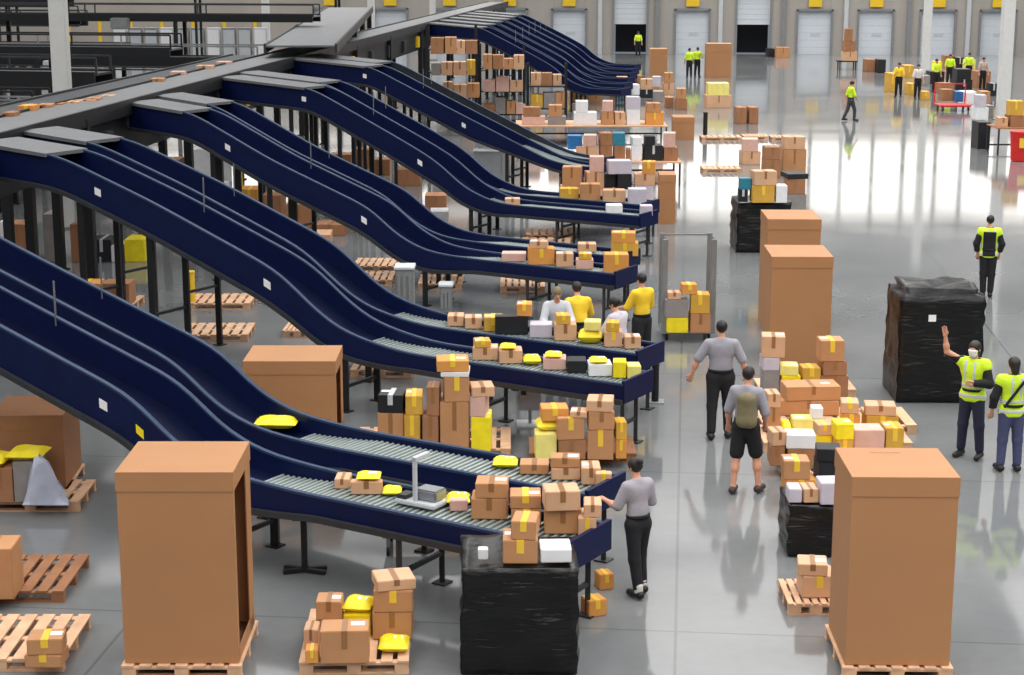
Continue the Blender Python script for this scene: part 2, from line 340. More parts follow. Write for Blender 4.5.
SX = -13.3
belt('sorter_belt', 'long grey sorting belt on black posts feeding every chute', (SX, 14, 3.9), (SX, 124, 3.9), 1.3, side='black_steel', legs=[.06, .13, .2, .27, .34, .41, .48, .55, .63, .72, .82, .92])
sb = bpy.data.objects['sorter_belt']
MB().box((0, 0, 2.75), (1.15, 109.5, .95)).build('shade_block', 'black_steel', sb)  # added black block standing in for the deep shadow under the belt
for k in range(26): MB().box((.62, -52 + k * 4.1, 2.9), (.16, .5, .5), bev=.02).build('drive_unit', 'charcoal' if k % 4 else 'yellow_paint', sb)
belt('branch_belt', 'grey branch belt forking off the long sorting belt towards the back', (SX + .9, 56, 4.3), at(350, 8, 4.5), 2.2, 'belt', h=.3, legs=[.42, .65, .9])
belt('parcel_belt', 'dark belt beside the long grey sorting belt carrying a row of cartons', (SX - 1.75, 18, 3.75), (SX - 1.75, 60, 3.75), 1.2, legs=[.1, .3, .5, .7, .9], top='belt_dark')
GB = 'dark overhead conveyors at the back'
OH = [(38, 3.1, -34, -16.6, 'belt_dark', 1.2, .3), (43, 3.4, -36, -16.2, 'belt', .6, .3), (47, 4.0, -40, -15.9, 'belt_dark', 2.4, .45), (50, 2.6, -40, -16.0, 'belt', .5, .25), (54, 4.3, -45, -15.9, 'belt', 1.6, .3), (57.5, 3.0, -46, -15.8, 'belt_dark', 3.0, .35), (61, 3.6, -50, -14.9, 'belt_dark', 1.5, .38), (65, 3.3, -50, -21, 'belt', 1.0, .3),
      (69, 4.8, -52, -14.6, 'belt', 2.0, .3), (74, 3.4, -54, -24, 'belt_dark', 2.0, .4), (79, 4.4, -56, -28, 'belt_dark', 5.0, .45), (86, 4.0, -58, -30, 'belt', 1.0, .4), (92, 5.0, -58, -33, 'belt_dark', 3.0, .5), (101, 4.6, -60, -36, 'belt', 2.0, .5), (110, 5.2, -60, -15.2, 'belt_dark', 0.0, .6)]
for i, (y, z, x0, x1, m, dy, h_) in enumerate(OH):
    ob = belt('overhead_conveyor', '%s dark overhead conveyor behind the sorting belt, counted going away' % ORD[i], (x0, y + dy, z), (x1, y, z), 1.1, m, 'charcoal' if i % 2 else 'black_steel', legs=[.05, .25, .45, .65, .85], leg_w=.14, group=GB, h=h_)
    T = ob.location
    for s_ in (-1, 1):
        gr = MB(); L_ = x1 - x0
        gr.bar(Vector((x0, y + dy + s_ * .6, z + .45)) - T, Vector((x1, y + s_ * .6, z + .45)) - T, .05, .05)
        for k in range(9):
            u = k / 8; q = Vector((x0 + L_ * u, y + dy * (1 - u) + s_ * .6, z)) - T; gr.bar(q, q + Vector((0, 0, .45)), .05, .05, (1, 0, 0))
        gr.build('guard_rail', ['grey_paint', 'black_steel', 'charcoal'][i % 3], ob)
    for k in range(3):
        u = .45 + k * .17; q = Vector((x0 + (x1 - x0) * u, y + dy * (1 - u) - .75, z - .5)) - T
        MB().box(q, (.7, .4, .42), bev=.02).build('drive_unit', ['grey_paint', 'charcoal', 'light_grey', 'yellow_paint'][(i + k * 2) % 4], ob)
for i, (x, y0, y1, z0, z1) in enumerate([(-19.5, 40, 66, 1.3, 1.9), (-24, 52, 84, 2.0, 1.4), (-29, 48, 76, 1.4, 2.0), (-36, 60, 96, 2.1, 1.5)]):
    belt('cross_conveyor', '%s sloping cross conveyor under the overhead belts, counted out from the sorting belt' % ORD[i], (x, y0, z0), (x - 1.5, y1, z1), 1.1, 'belt_dark', 'charcoal', legs=[.1, .5, .9], leg_w=.14, group='sloping cross conveyors')
for i in range(10):
    px = 122 + i * 15.5; p = at(px, 64, 0)
    t = thing('rack_cabinet', '%s tall grey cabinet in the row behind the overhead conveyors' % ORD[i], 'cabinet', p, YAW, 'grey cabinets in a row')
    MB().box((0, 0, 0), (.85, .6, 2.4)).build('body', 'grey_paint' if i % 3 else 'light_grey', t)
    MB().box((0, -.32, .15), (.74, .03, 2.1)).build('door', 'light_grey' if i % 3 else 'white', t); MB().box((.28, -.35, 1.1), (.04, .04, .2)).build('handle', 'black_steel', t)
for i in range(7):
    p = at(70 + i * 31, 52, 0); t = thing('guard_post', '%s yellow guard post along the far wall, counted towards the chutes' % ORD[i], 'post', p, 0, 'yellow guard posts')
    MB().cyl((0, 0, .02), (0, 0, 2.6), .14, 12).build('tube', 'yellow_paint', t); MB().box((0, 0, 0), (.4, .4, .02)).build('base_plate', 'grey_paint', t)

# ------------------------------------------------------------------ parcels
PARCELS = []
KINDS = {  # kind: (material, words, tape material, tape words)
 'c': ('card', 'brown carton', 'tape_brown', None), 'ct': ('card', 'yellow-taped brown carton', 'tape_yellow', 'yellow tape'),
 'p': ('card_pale', 'pale carton', 'tape_brown', None), 'pt': ('card_pale', 'yellow-taped pale carton', 'tape_yellow', 'yellow tape'),
 'd': ('card_dark', 'dark brown carton', 'tape_brown', None), 'o': ('card_orange', 'orange brown carton', 'tape_yellow', 'yellow tape'),
 'g': ('card_gold', 'golden brown carton', 'tape_yellow', 'yellow tape'), 'w': ('white', 'white box', None, None), 'l': ('lilac', 'lilac grey box', None, None),
 'k': ('black_box', 'black box', 'light_grey', 'pale tape'), 'n': ('black_box', 'black parcel', None, None), 't': ('teal', 'teal box', None, None), 'b': ('blue_box', 'blue box', None, None),
 'q': ('grey_box', 'grey brown box', None, None), 'i': ('pink', 'pink carton', None, None), 'e': ('pale_yellow', 'pale yellow box', None, None),
 'Y': ('yellow', 'yellow padded envelope', None, None), 'W': ('bag_clear', 'clear plastic parcel bag', None, None), 'yb': ('yellow', 'yellow box', None, None)}
def carton_mesh(t, k, sx, sy, sz, near=True):
    m, _, tape, tw = KINDS[k]
    t2 = MB().box((0, 0, 0), (sx, sy, sz), bev=min(.008, sz * .1)).build('carton_body', m, t)
    if tape and min(sx, sy, sz) > .06:
        w_ = min(.06, sx * .2) if tw is None else min(.075, sx * .26)
        tp = MB().box((0, 0, sz - .002), (w_, sy + .004, .005)); tp.box((0, -sy / 2 - .001, sz * .45), (w_, .005, sz * .55 + .003)); tp.box((0, sy / 2 + .001, sz * .45), (w_, .005, sz * .55 + .003))
        o = tp.build('packing_tape', tape, t)
        if tw: o['label'] = tw
    if near and sx > .22 and k not in 'WYn' and R.random() < .55:
        MB().box((sx * R.choice((-.27, .27)), R.uniform(-.12, .12) * sy, sz), (min(.14, sx * .36), min(.1, sy * .4), .003)).build('shipping_label', 'paper', t)
def envelope_mesh(t, k, sx, sy, sz):
    bm = bmesh.new(); bmesh.ops.create_grid(bm, x_segments=10, y_segments=8, size=.5)
    top = []; r = random.Random(R.random()); n = 0; sz = sz * 1.0
    vs = []; fs = []
    nx, ny = 11, 9
    for s in (1, -1):
        for j in range(ny):
            for i in range(nx):
                u, v = i / (nx - 1) * 2 - 1, j / (ny - 1) * 2 - 1
                b = (max(0, (1 - u ** 4) * (1 - v ** 4))) ** .6
                z = sz / 2 + (s * b * sz / 2) * (1 + .25 * math.sin(u * 4 + n) * math.cos(v * 3 + n)) if s > 0 else sz / 2 - b * sz / 2
                if k == 'W': z = (0 if s < 0 else sz * max(0, 1 - (abs(u + .25) ** 1.5 / (1.5 if u > -.25 else .6) + abs(v) ** 2.2) ** .9) * (1 + .1 * math.sin(u * 9 + v * 7) + .06 * math.sin(u * 17 - v * 5)) + .01)
                vs.append((u * sx / 2, v * sy / 2, z + (.0 if s > 0 else -.0)))
    n2 = nx * ny
    for s in (0, 1):
        for j in range(ny - 1):
            for i in range(nx - 1):
                a = s * n2 + j * nx + i; q = (a, a + 1, a + nx + 1, a + nx); fs.append(q if s == 0 else q[::-1])
    bm.free()
    mb = MB().add(vs, fs); mb.build('envelope_body' if k == 'Y' else 'bag_body', KINDS[k][0], t, smooth=True)
    if sx > .25 and k == 'Y':
        MB().box((sx * .15, 0, sz * .97), (.1, .07, .012)).build('shipping_label', 'paper', t)
class Cluster:
    def __init__(s, place, group, near=True): s.place = place; s.group = group; s.items = []; s.near = near
    def add(s, x0, yt, x1, yb, kind, depth=.4, z=0.0, on=None, lane=None, yaw=None, back=0.0):
        cx = (x0 + x1) / 2
        if on is not None:
            b = s.items[on]; z = b['z'] + b['h']; vf = b['v'] - b['d'] / 2 + .01 + back
            # horizontal position: image column at that depth
            dist_h = vf
            p0 = EYE + HF * vf; p0.z = z; sc = ppm(p0); u = (cx - 512) / sc
        else:
            p = at(cx, yb, z)
            if lane:
                base, P, wd, le, up = LANES[lane]; l = (p - base).dot(CD); c = (p - base).dot(CN)
                lim = max(0, wd / 2 - depth * .55)
                p = lane_point(lane, min(l, le - .15), max(-lim, min(lim, c + depth * .45)))
                # keep the image column
                for _ in range(4):
                    l += (cx - proj(p)[0]) / ppm(p) * 1.05; p = lane_point(lane, min(l, le - .15), max(-lim, min(lim, c + depth * .45)))
                z = p.z; q = p - HF * (depth / 2); vf = q.dot(HF); u = p.dot(RT); sc = ppm(q)
            else:
                vf = p.dot(HF); u = p.dot(RT); sc = ppm(p)
        w_ = max(.06, (x1 - x0) / sc); h = max(.03, (yb - yt) / sc / math.cos(PITCH)) * (.78 if kind == 'Y' else 1)
        s.items.append(dict(u=u, v=vf + depth / 2, z=z, w=w_, d=depth, h=h, k=kind, on=on, yaw=yaw, cl=s, lane=lane))
        PARCELS.append(s.items[-1]); return len(s.items) - 1
CLUSTERS = []
def cl(place, group, near=True):
    c = Cluster(place, group, near); CLUSTERS.append(c); return c
# heap at the end of the first pair of chutes
c = cl('at the end of the front chute pair', 'parcels on the first chute pair')
a1 = 'A1'; a2 = 'A2'
c.add(493, 452, 518, 463, 'Y', .3, lane=a1); c.add(520, 457, 549, 467, 'c', .3, lane=a1); b = c.add(551, 469, 580, 481, 'p', .3, lane=a1)
i = c.add(581, 470, 600, 487, 'p', .34, lane=a1); c.add(602, 473, 618, 488, 'pt', .36, lane=a1); c.add(551, 458, 580, 468, 'c', .26, on=b)
i = c.add(472, 484, 508, 505, 'c', .36, lane=a2); c.add(476, 472, 508, 487, 'c', .34, on=i)
i = c.add(511, 488, 541, 505, 'ct', .34, lane=a2); c.add(510, 474, 541, 487, 'ct', .34, on=i)
i = c.add(544, 504, 583, 529, 'c', .42, lane=a2); c.add(544, 480, 579, 500, 'p', .34, on=i)
i = c.add(585, 524, 603, 545, 'pt', .36, lane=a2); c.add(584, 510, 602, 523, 'p', .32, on=i)
c.add(604, 530, 620, 548, 'pt', .34, lane=a2)
c.add(450, 486, 468, 497, 'i', .3, lane=a2); c.add(352, 476, 384, 489, 'p', .34, lane=a2); c.add(354, 489, 380, 498, 'Y', .26, lane=a2); c.add(382, 491, 402, 500, 'Y', .26, lane=a2)
c.add(424, 503, 446, 514, 'Y', .3, lane=a2); c.add(446, 506, 470, 519, 'Y', .3, lane=a2); i = c.add(336, 481, 351, 491, 'p', .3, lane=a2)
c.add(356, 470, 380, 477, 'Y', .28, on=[n for n, t_ in enumerate(c.items) if t_['k'] == 'p'][-2])
c = cl('on the slide behind the tall open carton', 'yellow envelopes on the first chute pair')
c.add(255, 414, 298, 428, 'Y', .34, lane=a1)
# second pair
c = cl('on the second chute pair', 'parcels on the second chute pair'); b1 = 'B1'; b2 = 'B2'
for x0, yt, x1, yb, k, d in ((473, 340, 498, 352, 'p', .36), (499, 342, 522, 355, 'p', .36), (523, 345, 541, 356, 'Y', .3), (543, 347, 566, 358, 'i', .36), (567, 350, 586, 362, 'n', .36), (588, 352, 611, 364, 'w', .36), (613, 352, 626, 368, 'yb', .3), (627, 360, 640, 374, 'e', .3)):
    c.add(x0, yt, x1, yb, k, d, lane=b2)
for x0, yt, x1, yb, k, d in ((448, 311, 464, 321, 'p', .36), (465, 311, 482, 322, 'p', .36), (484, 304, 503, 318, 'g', .36), (495, 312, 528, 330, 'n', .4), (530, 320, 552, 333, 'l', .36), (554, 318, 576, 334, 'p', .34), (578, 321, 602, 338, 'Y', .36), (604, 327, 622, 342, 'pt', .34), (624, 332, 640, 344, 'p', .3)):
    c.add(x0, yt, x1, yb, k, d, lane=b1)
c.add(517, 299, 532, 311, 'o', .34, on=11); c.add(556, 309, 570, 318, 'g', .3, on=13); c.add(585, 312, 601, 321, 'e', .3, on=14); c.add(607, 318, 620, 327, 'g', .3, on=15)
for x0, yt, x1, yb, k in ((474, 333, 490, 340, 'g'), (545, 341, 562, 347, 'Y'), (590, 346, 608, 352, 'Y'), (500, 336, 516, 342, 'Y')): c.add(x0, yt, x1, yb, k, .3, on={474: 0, 545: 3, 590: 5, 500: 1}[x0])
# third pair
c = cl('on the third chute pair', 'parcels on the third chute pair'); c1 = 'C1'; c2 = 'C2'
for x0, yt, x1, yb, k, d in ((502, 256, 526, 264, 'i', .36), (528, 251, 554, 267, 'o', .4), (556, 257, 573, 270, 'p', .36), (576, 264, 593, 273, 'i', .36), (604, 274, 628, 292, 'o', .4)):
    c.add(x0, yt, x1, yb, k, d, lane=c2)
c.add(530, 244, 548, 251, 'p', .3, on=1); c.add(579, 258, 592, 264, 'g', .3, on=3); c.add(611, 262, 638, 275, 'g', .4, lane=c1); c.add(612, 252, 636, 262, 'o', .4, on=7); c.add(578, 248, 596, 256, 'p', .36, lane=c1)
c = cl('on the fourth chute pair', 'parcels on the fourth chute pair', False)
for x0, yt, x1, yb, k in ((560, 186, 578, 196, 'g'), (580, 182, 600, 198, 'c'), (603, 196, 625, 208, 'p'), (628, 190, 646, 205, 'l')): c.add(x0, yt, x1, yb, k, .4, lane='D1')
for x0, yt, x1, yb, k in ((505, 203, 520, 209, 'p'), (606, 212, 622, 220, 'w'), (640, 214, 652, 224, 'l')): c.add(x0, yt, x1, yb, k, .36, lane='D2')
# cartons on the belt behind the sorter
c = cl('on the belt beside the sorting belt', 'cartons on the belt beside the sorting belt', False)
for x0, yt, x1, yb, k in ((2, 113, 14, 122, 'd'), (18, 106, 34, 116, 'o'), (37, 105, 50, 113, 'c'), (75, 100, 95, 106, 'p'), (52, 104, 62, 110, 'd'), (84, 99, 97, 106, 'c'), (100, 96, 112, 101, 'p'), (66, 102, 78, 108, 'p'), (170, 72, 184, 79, 'i'), (150, 79, 163, 86, 'c'), (196, 66, 212, 73, 'p'), (216, 62, 230, 68, 'i')): c.add(x0, yt, x1, yb, k, .5, z=3.82)
# pile of parcels on a pallet behind the first pair
PALLETS = []
def pallet(label, loc, rz, group=None, dark=False, w=1.2, d=1.0):
    PALLETS.append((label, loc, rz, group, dark, w, d))
def upal(px, py, label, rz=0.0, **k):                     # centre of the pallet's front edge at a pixel
    p = at(px, py, 0); d = k.get('d', 1.0); a = YAW + rz
    pallet(label, (p.x - math.sin(a) * d / 2, p.y + math.cos(a) * d / 2, 0), a, **k)
PZ = .15
c = cl('in the pile behind the first chutes', 'parcels piled behind the first chute pair')
upal(432, 458, 'wooden pallet under the tall parcel pile behind the first chute pair', w=2.3, d=1.2)
i = c.add(378, 413, 404, 451, 'c', .5, z=PZ); c.add(379, 392, 404, 410, 'k', .44, on=i)
i = c.add(405, 415, 421, 452, 'g', .5, z=PZ); c.add(405, 396, 422, 415, 'g', .48, on=i)
i = c.add(423, 416, 439, 453, 'd', .5, z=PZ); c.add(427, 385, 440, 414, 'd', .4, on=i)
i = c.add(440, 402, 469, 453, 'c', .6, z=PZ); j = c.add(443, 376, 468, 401, 'ct', .5, on=i); j = c.add(441, 371, 469, 376, 'w', .46, on=j); c.add(436, 360, 468, 371, 'o', .44, on=j)
i = c.add(472, 417, 491, 453, 'yb', .5, z=PZ); j = c.add(472, 396, 487, 416, 'i', .44, on=i); c.add(470, 386, 493, 396, 'p', .4, on=j)
# pile between first and second pair, aisle end
c = cl('in the aisle pile between first and second chutes', 'parcels in the aisle pile between chutes')
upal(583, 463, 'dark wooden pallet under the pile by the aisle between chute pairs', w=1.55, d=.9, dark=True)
i = c.add(535, 434, 557, 459, 'e', .36, z=PZ); j = c.add(536, 416, 569, 430, 'Y', .4, on=i); c.add(541, 403, 568, 416, 'o', .36, on=j)
i = c.add(558, 440, 585, 460, 'd', .4, z=PZ); j = c.add(556, 418, 584, 440, 'ct', .36, on=i); c.add(571, 408, 588, 414, 'p', .3, on=j)
i = c.add(588, 430, 614, 460, 'ct', .44, z=PZ); j = c.add(588, 412, 614, 430, 'c', .44, on=i); c.add(588, 400, 614, 411, 'p', .42, on=j)
c.add(616, 440, 627, 459, 'o', .3, z=PZ); c.add(615, 420, 626, 438, 'g', .3, on=9)
# front pallet with a heap
c = cl('on the heaped pallet before the conveyor legs', 'parcels heaped on the front pallet')
PF = at(356, 672, 0); upal(354, 675, 'pale wooden pallet heaped with cartons before the conveyor legs', .03, w=1.12, d=1.5)
a = c.add(320, 630, 368, 664, 'c', .34, z=PZ, yaw=.05)
i = c.add(373, 612, 412, 640, 'c', .42, z=PZ); j = c.add(373, 590, 412, 612, 'ct', .4, on=i); c.add(373, 573, 412, 584, 'p', .38, on=j, yaw=.25)
i = c.add(316, 620, 342, 640, 'd', .3, z=PZ); c.add(316, 601, 342, 620, 'c', .3, on=i); i = c.add(344, 614, 371, 636, 'yb', .36, z=PZ); c.add(342, 600, 372, 613, 'Y', .36, on=i)
c.add(304, 629, 318, 650, 'p', .26, z=PZ); c.add(305, 650, 318, 664, 'o', .2, z=PZ); c.add(378, 640, 408, 655, 'Y', .34, z=PZ); 
# roll cage contents
c = cl('inside the roll cage by the aisle', 'parcels in the roll cage')
i = c.add(667, 318, 688, 333, 'yb', .36, z=.2); j = c.add(665, 298, 688, 316, 'q', .36, on=i); c.add(668, 290, 681, 297, 'p', .3, on=j)
i = c.add(690, 314, 710, 333, 'c', .4, z=.2); j = c.add(691, 293, 710, 312, 'g', .4, on=i); c.add(682, 281, 697, 291, 'o', .3, on=j)
# wrapped crate by the chute end: parcels on top are added after its height is known
# ------------------------------------------------------------------ big cartons, wrapped loads, pallets
def face_box(x0, x1, yb, yt, z=0.0, dx=0.0):
    """front face from pixels -> (front centre point, width, height, px/m)"""
    p = at((x0 + x1) / 2, yb, z); s = ppm(p); return p, (x1 - x0) / s, (yb - yt) / s / math.cos(PITCH), s
def gaylord(label, x0, x1, yb, yt, depth, rz, z=.15, open_side=0, lid=.2, seam=False, pal=None, group='tall pallet cartons', m='card_big'):
    p, w_, h, s = face_box(x0, x1, yb, yt, z)
    a = YAW + rz; ctr = (p.x - math.sin(a) * depth / 2, p.y + math.cos(a) * depth / 2, z)
    t = thing('pallet_carton', label, 'carton', ctr, a, group); th = .012
    y = depth / 2; x = w_ / 2
    MB().box((0, -y + th / 2, 0), (w_, th, h - .01)).build('front_panel', m, t); MB().box((0, y - th / 2, 0), (w_, th, h - .01)).build('rear_panel', m, t)
    for sd in (-1, 1):
        if sd == open_side:
            o = MB().box((sd * (x - th / 2), y * .72, 0), (th, depth * .26, h - .01)).build('side_flap', m, t)
            MB().box((sd * (x - th / 2), -y + .05, 0), (th, .08, h - .01)).build('corner_strip', m, t)
            MB().box((sd * (x - th / 2), 0, 0), (th, depth - .04, .14)).build('sill_flap', m, t)
        else: MB().box((sd * (x - th / 2), 0, 0), (th, depth - 2 * th, h - .01)).build('side_panel', m, t)
    MB().box((0, 0, .0), (w_ - 2 * th, depth - 2 * th, .012)).build('bottom', 'card_inside', t)
    ld = MB(); L = .008
    ld.box((0, 0, h - .012), (w_ + 2 * L, depth + 2 * L, .014), bev=.004)
    for sd in (-1, 1):
        ld.box((0, sd * (y + L / 2 + .001), h - lid), (w_ + 2 * L, L * .7, lid)); ld.box((sd * (x + L / 2 + .001), 0, h - lid), (L * .7, depth + 2 * L, lid))
    o = ld.build('lid', m, t); 
    if seam: MB().box((-.05, depth * .33, h + .002), (.3, .03, .002)).build('hand_slot', 'card_dark', o)
    if pal:
        pallet(pal, (ctr[0], ctr[1], 0), a, None, False, w_ + .06, depth + .12)
    return t
gaylord('tall brown pallet carton with open dark side, before the chutes by the front pallets', 125, 239, 663, 469, 1.12, .0, open_side=1, pal='wooden pallet under the tall open brown carton')
gaylord('brown pallet carton with open side behind the chute by the front pallets', 246, 337, 446, 361, 1.05, 0.0, open_side=1, pal='wooden pallet under the half-hidden brown carton between the chutes')
gaylord('tallest brown pallet carton standing at the end of the aisle row of cartons', 845, 949, 665, 474, 1.05, -.02, seam=True, pal='wooden pallet under the tallest brown carton of the aisle row')
gaylord('brown pallet carton with golden lid in the middle of the aisle row', 769, 829, 364, 258, 1.3, -.03, z=.0)
gaylord('brown pallet carton rising behind the golden lidded one in the aisle row', 765, 817, 332, 221, 1.3, -.03, z=.0)
def wrapped(label, x0, x1, yb, yt, depth, rz=0.0, sticker=None, z=0.02, seed=1, group='loads wrapped in black film', cut=.12):
    p, w_, h, s = face_box(x0, x1, yb, yt, z); a = YAW + rz
    ctr = (p.x - math.sin(a) * depth / 2, p.y + math.cos(a) * depth / 2, z)
    t = thing('wrapped_load', label, 'wrapped load', ctr, a, group)
    r = random.Random(seed); bm = bmesh.new(); bmesh.ops.create_cube(bm, size=1)
    bmesh.ops.subdivide_edges(bm, edges=bm.edges[:], cuts=14, use_grid_fill=True)
    from mathutils import noise
    for v in bm.verts:
        q = v.co.copy(); f = (q.z + .5)
        e = [abs(q.x) * 2, abs(q.y) * 2, abs(q.z) * 2]
        co_ = Vector((q.x * w_, q.y * depth, f * h))
        if q.z > .45 and max(e[0], e[1]) > .9: co_.x *= 1 - cut * .5; co_.y *= 1 - cut * .5; co_.z -= cut * .5 * h * .3
        nz = noise.noise(Vector((co_.x * 3 + seed, co_.y * 3, co_.z * 7))) * .05 + noise.noise(Vector((co_.x * 1.3, co_.y * 1.3 + seed, co_.z * 1.6))) * .05
        if f > .02:
            d = Vector((q.x if e[0] > .98 else 0, q.y if e[1] > .98 else 0, q.z * .6 if q.z > .49 else 0)); co_ += d.normalized() * nz if d.length > 0 else Vector()
        v.co = co_
    me = bpy.data.meshes.new('film'); bm.to_mesh(me); bm.free(); me.materials.append(MATS['film']); me.polygons.foreach_set('use_smooth', [True] * len(me.polygons))
    link('film_wrap', me, t)
    if sticker:
        fx, fz, sz = sticker; MB().box((fx * w_, -depth / 2 - .03, fz * h), (sz, .02, sz * .9)).build('paper_label', 'paper', t)
    t['w'] = w_; return t, ctr, a, w_, h
W1 = wrapped('black film wrapped crate with parcels on top, beside the grey-shirted woman', 461, 577, 674, 566, 1.0, .0, None, seed=3, cut=.0)
W2 = wrapped('tall black film wrapped load beside the worker with raised hand', 896, 979, 402, 290, 1.2, -.02, (-.12, .72, .12), seed=5, cut=.35)
W3 = wrapped('low black film wrapped crate behind the tallest brown carton', 788, 842, 556, 505, .8, .0, None, seed=8, cut=.0)
W4 = wrapped('black film wrapped load far up the aisle row, under small cartons', 736, 790, 252, 203, 1.2, .0, None, seed=9, cut=.0)
def topz(W): return W[1][2] + W[4]
c = cl('on the black wrapped crate beside the woman', 'parcels on the wrapped crate')
z1 = topz(W1) + .03
i = c.add(503, 540, 538, 564, 'ct', .4, z=z1); c.add(513, 520, 538, 539, 'ct', .36, on=i); c.add(540, 549, 571, 563, 'w', .34, z=z1); c.add(478, 549, 488, 560, 'w', .1, z=z1)
i = c.add(580, 532, 600, 548, 'ct', .3, z=.86); 
PARCELS.pop(); c.items.pop()
c = cl('on the floor beside the black wrapped crate', 'cartons dropped beside the wrapped crate')
c.add(584, 600, 604, 617, 'o', .22, z=0, yaw=.4); c.add(597, 574, 612, 590, 'o', .2, z=0, yaw=.3)
# aisle row, from the tallest carton backwards
upal(816, 616, 'wooden pallet with few cartons beside the tallest brown carton', w=.62, d=.8)
c = cl('on the small pallet beside the tallest carton', 'cartons on the small aisle pallet')
i = c.add(802, 576, 836, 598, 'pt', .4, z=PZ); c.add(800, 562, 829, 574, 'p', .34, on=i)
c = cl('on the low black wrapped crate', 'parcels on the low wrapped crate'); z3 = topz(W3) + .03
c.add(789, 489, 802, 503, 'l', .3, z=z3); c.add(803, 489, 818, 503, 'p', .3, z=z3); c.add(820, 483, 841, 505, 'l', .34, z=z3)
c = cl('in the long parcel heap of the aisle row', 'parcels heaped along the aisle row')
upal(838, 482, 'wooden pallet under the long parcel heap, end by the low wrapped crate', w=1.5, d=1.0); upal(838, 452, 'wooden pallet under the long parcel heap, end by the cream cartons', w=2.2, d=1.0)
i = c.add(785, 480, 816, 497, 'o', .36, z=PZ); c.add(784, 460, 810, 479, 'ct', .36, on=i); i = c.add(818, 462, 842, 495, 'n', .4, z=PZ); c.add(818, 448, 842, 461, 'n', .36, on=i)
i = c.add(787, 449, 816, 467, 'd', .4, z=PZ); j = c.add(787, 435, 816, 449, 'w', .36, on=i); 
i = c.add(770, 446, 785, 466, 'd', .34, z=PZ); c.add(771, 432, 786, 446, 'p', .34, on=i)
i = c.add(834, 440, 852, 458, 'g', .4, z=PZ); c.add(834, 424, 853, 440, 'yb', .36, on=i)
i = c.add(854, 430, 884, 452, 'i', .4, z=PZ); c.add(885, 428, 903, 452, 'g', .4, z=PZ)
i = c.add(817, 436, 833, 452, 'yb', .3, z=PZ); c.add(817, 424, 833, 435, 'pt', .3, on=i)
c = cl('in the second tier of the aisle row heap', 'parcels in the second tier of the aisle heap')
upal(832, 434, 'wooden pallet deep in the aisle row heap below the long flat carton', w=2.6, d=1.1)
i = c.add(766, 408, 780, 433, 'c', .36, z=PZ); c.add(767, 394, 780, 408, 'p', .36, on=i)
i = c.add(782, 420, 792, 433, 'Y', .3, z=PZ); i = c.add(793, 419, 823, 433, 'e', .3, z=PZ); c.add(812, 408, 823, 419, 'w', .24, on=i); 
i = c.add(843, 414, 860, 434, 'o', .36, z=PZ); c.add(843, 402, 860, 413, 'pt', .36, on=i)
i = c.add(866, 416, 898, 434, 'g', .38, z=PZ); c.add(867, 406, 897, 416, 'p', .36, on=i)
i = c.add(784, 409, 845, 424, 'c', .5, z=PZ, back=.6); c.items[i]['v'] += .5; c.add(785, 395, 840, 409, 'c', .5, on=i)
c = cl('before the golden lidded pallet carton', 'parcels before the golden lidded carton')
upal(808, 398, 'wooden pallet just before the golden lidded pallet carton', w=1.6, d=.8)
i = c.add(763, 371, 779, 397, 'q', .4, z=PZ); j = c.add(763, 358, 779, 371, 'l', .4, on=i); c.add(763, 336, 786, 357, 'p', .4, on=j)
i = c.add(781, 376, 800, 397, 'yb', .36, z=PZ); c.add(781, 366, 799, 376, 'e', .34, on=i); i = c.add(802, 384, 819, 397, 'n', .34, z=PZ); c.add(802, 368, 820, 384, 'g', .34, on=i)
i = c.add(820, 376, 848, 397, 'd', .4, z=PZ); j = c.add(822, 361, 846, 375, 'd', .4, on=i); c.add(820, 340, 844, 361, 'ct', .4, on=j)
# far aisle row
c = cl('on the far black wrapped load of the aisle row', 'parcels on the far wrapped load', False); z4 = topz(W4) + .03
i = c.add(739, 190, 748, 202, 'k', .4, z=z4); c.add(740, 178, 752, 189, 't', .36, on=i); i = c.add(751, 186, 774, 203, 'g', .44, z=z4); c.add(753, 172, 776, 186, 'p', .44, on=i); c.add(776, 186, 787, 203, 'w', .4, z=z4)
c = cl('beyond the far wrapped load', 'cartons beyond the far wrapped load', False)
i = c.add(787, 195, 806, 218, 'q', .8, z=0); j = c.add(787, 180, 806, 195, 'd', .8, on=i); c.add(786, 172, 807, 177, 'n', .8, on=j)
for a_ in ((764, 160, 781, 178, 'd'), (783, 150, 806, 176, 'c'), (742, 152, 760, 165, 'p')):
    i = c.add(a_[0], a_[1], a_[2], a_[3], a_[4], .8, z=0); c.add(a_[0] + 1, a_[1] - 12, a_[2] - 1, a_[1], R.choice('cpdi'), .7, on=i)
i = c.add(706, 96, 731, 108, 'p', 1.0, z=0); c.add(708, 84, 729, 96, 'e', .9, on=i)
for x0, x1 in ((736, 746), (749, 758)): c.add(x0, 108, x1, 124, 'd', .9, z=0)
c.add(776, 48, 790, 58, 'c', 1.3, z=0); c.add(768, 49, 775, 57, 'n', 1.2, z=0)
gaylord('brown pallet carton far up the aisle under a pale lid', 706, 731, 78, 45, 1.3, -.03, z=.0, lid=.5)
gaylord('brown pallet carton far off beside the distant chute bank', 650, 667, 76, 50, 1.4, -.03, z=.0)
gaylord('tall brown carton at the end of the fourth chute pair by the aisle', 659, 675, 224, 176, .9, -.03, z=.0, open_side=1)
gaylord('grey brown pallet carton near the pale aisle before the racks', 673, 694, 140, 118, 1.2, -.03, z=.0)
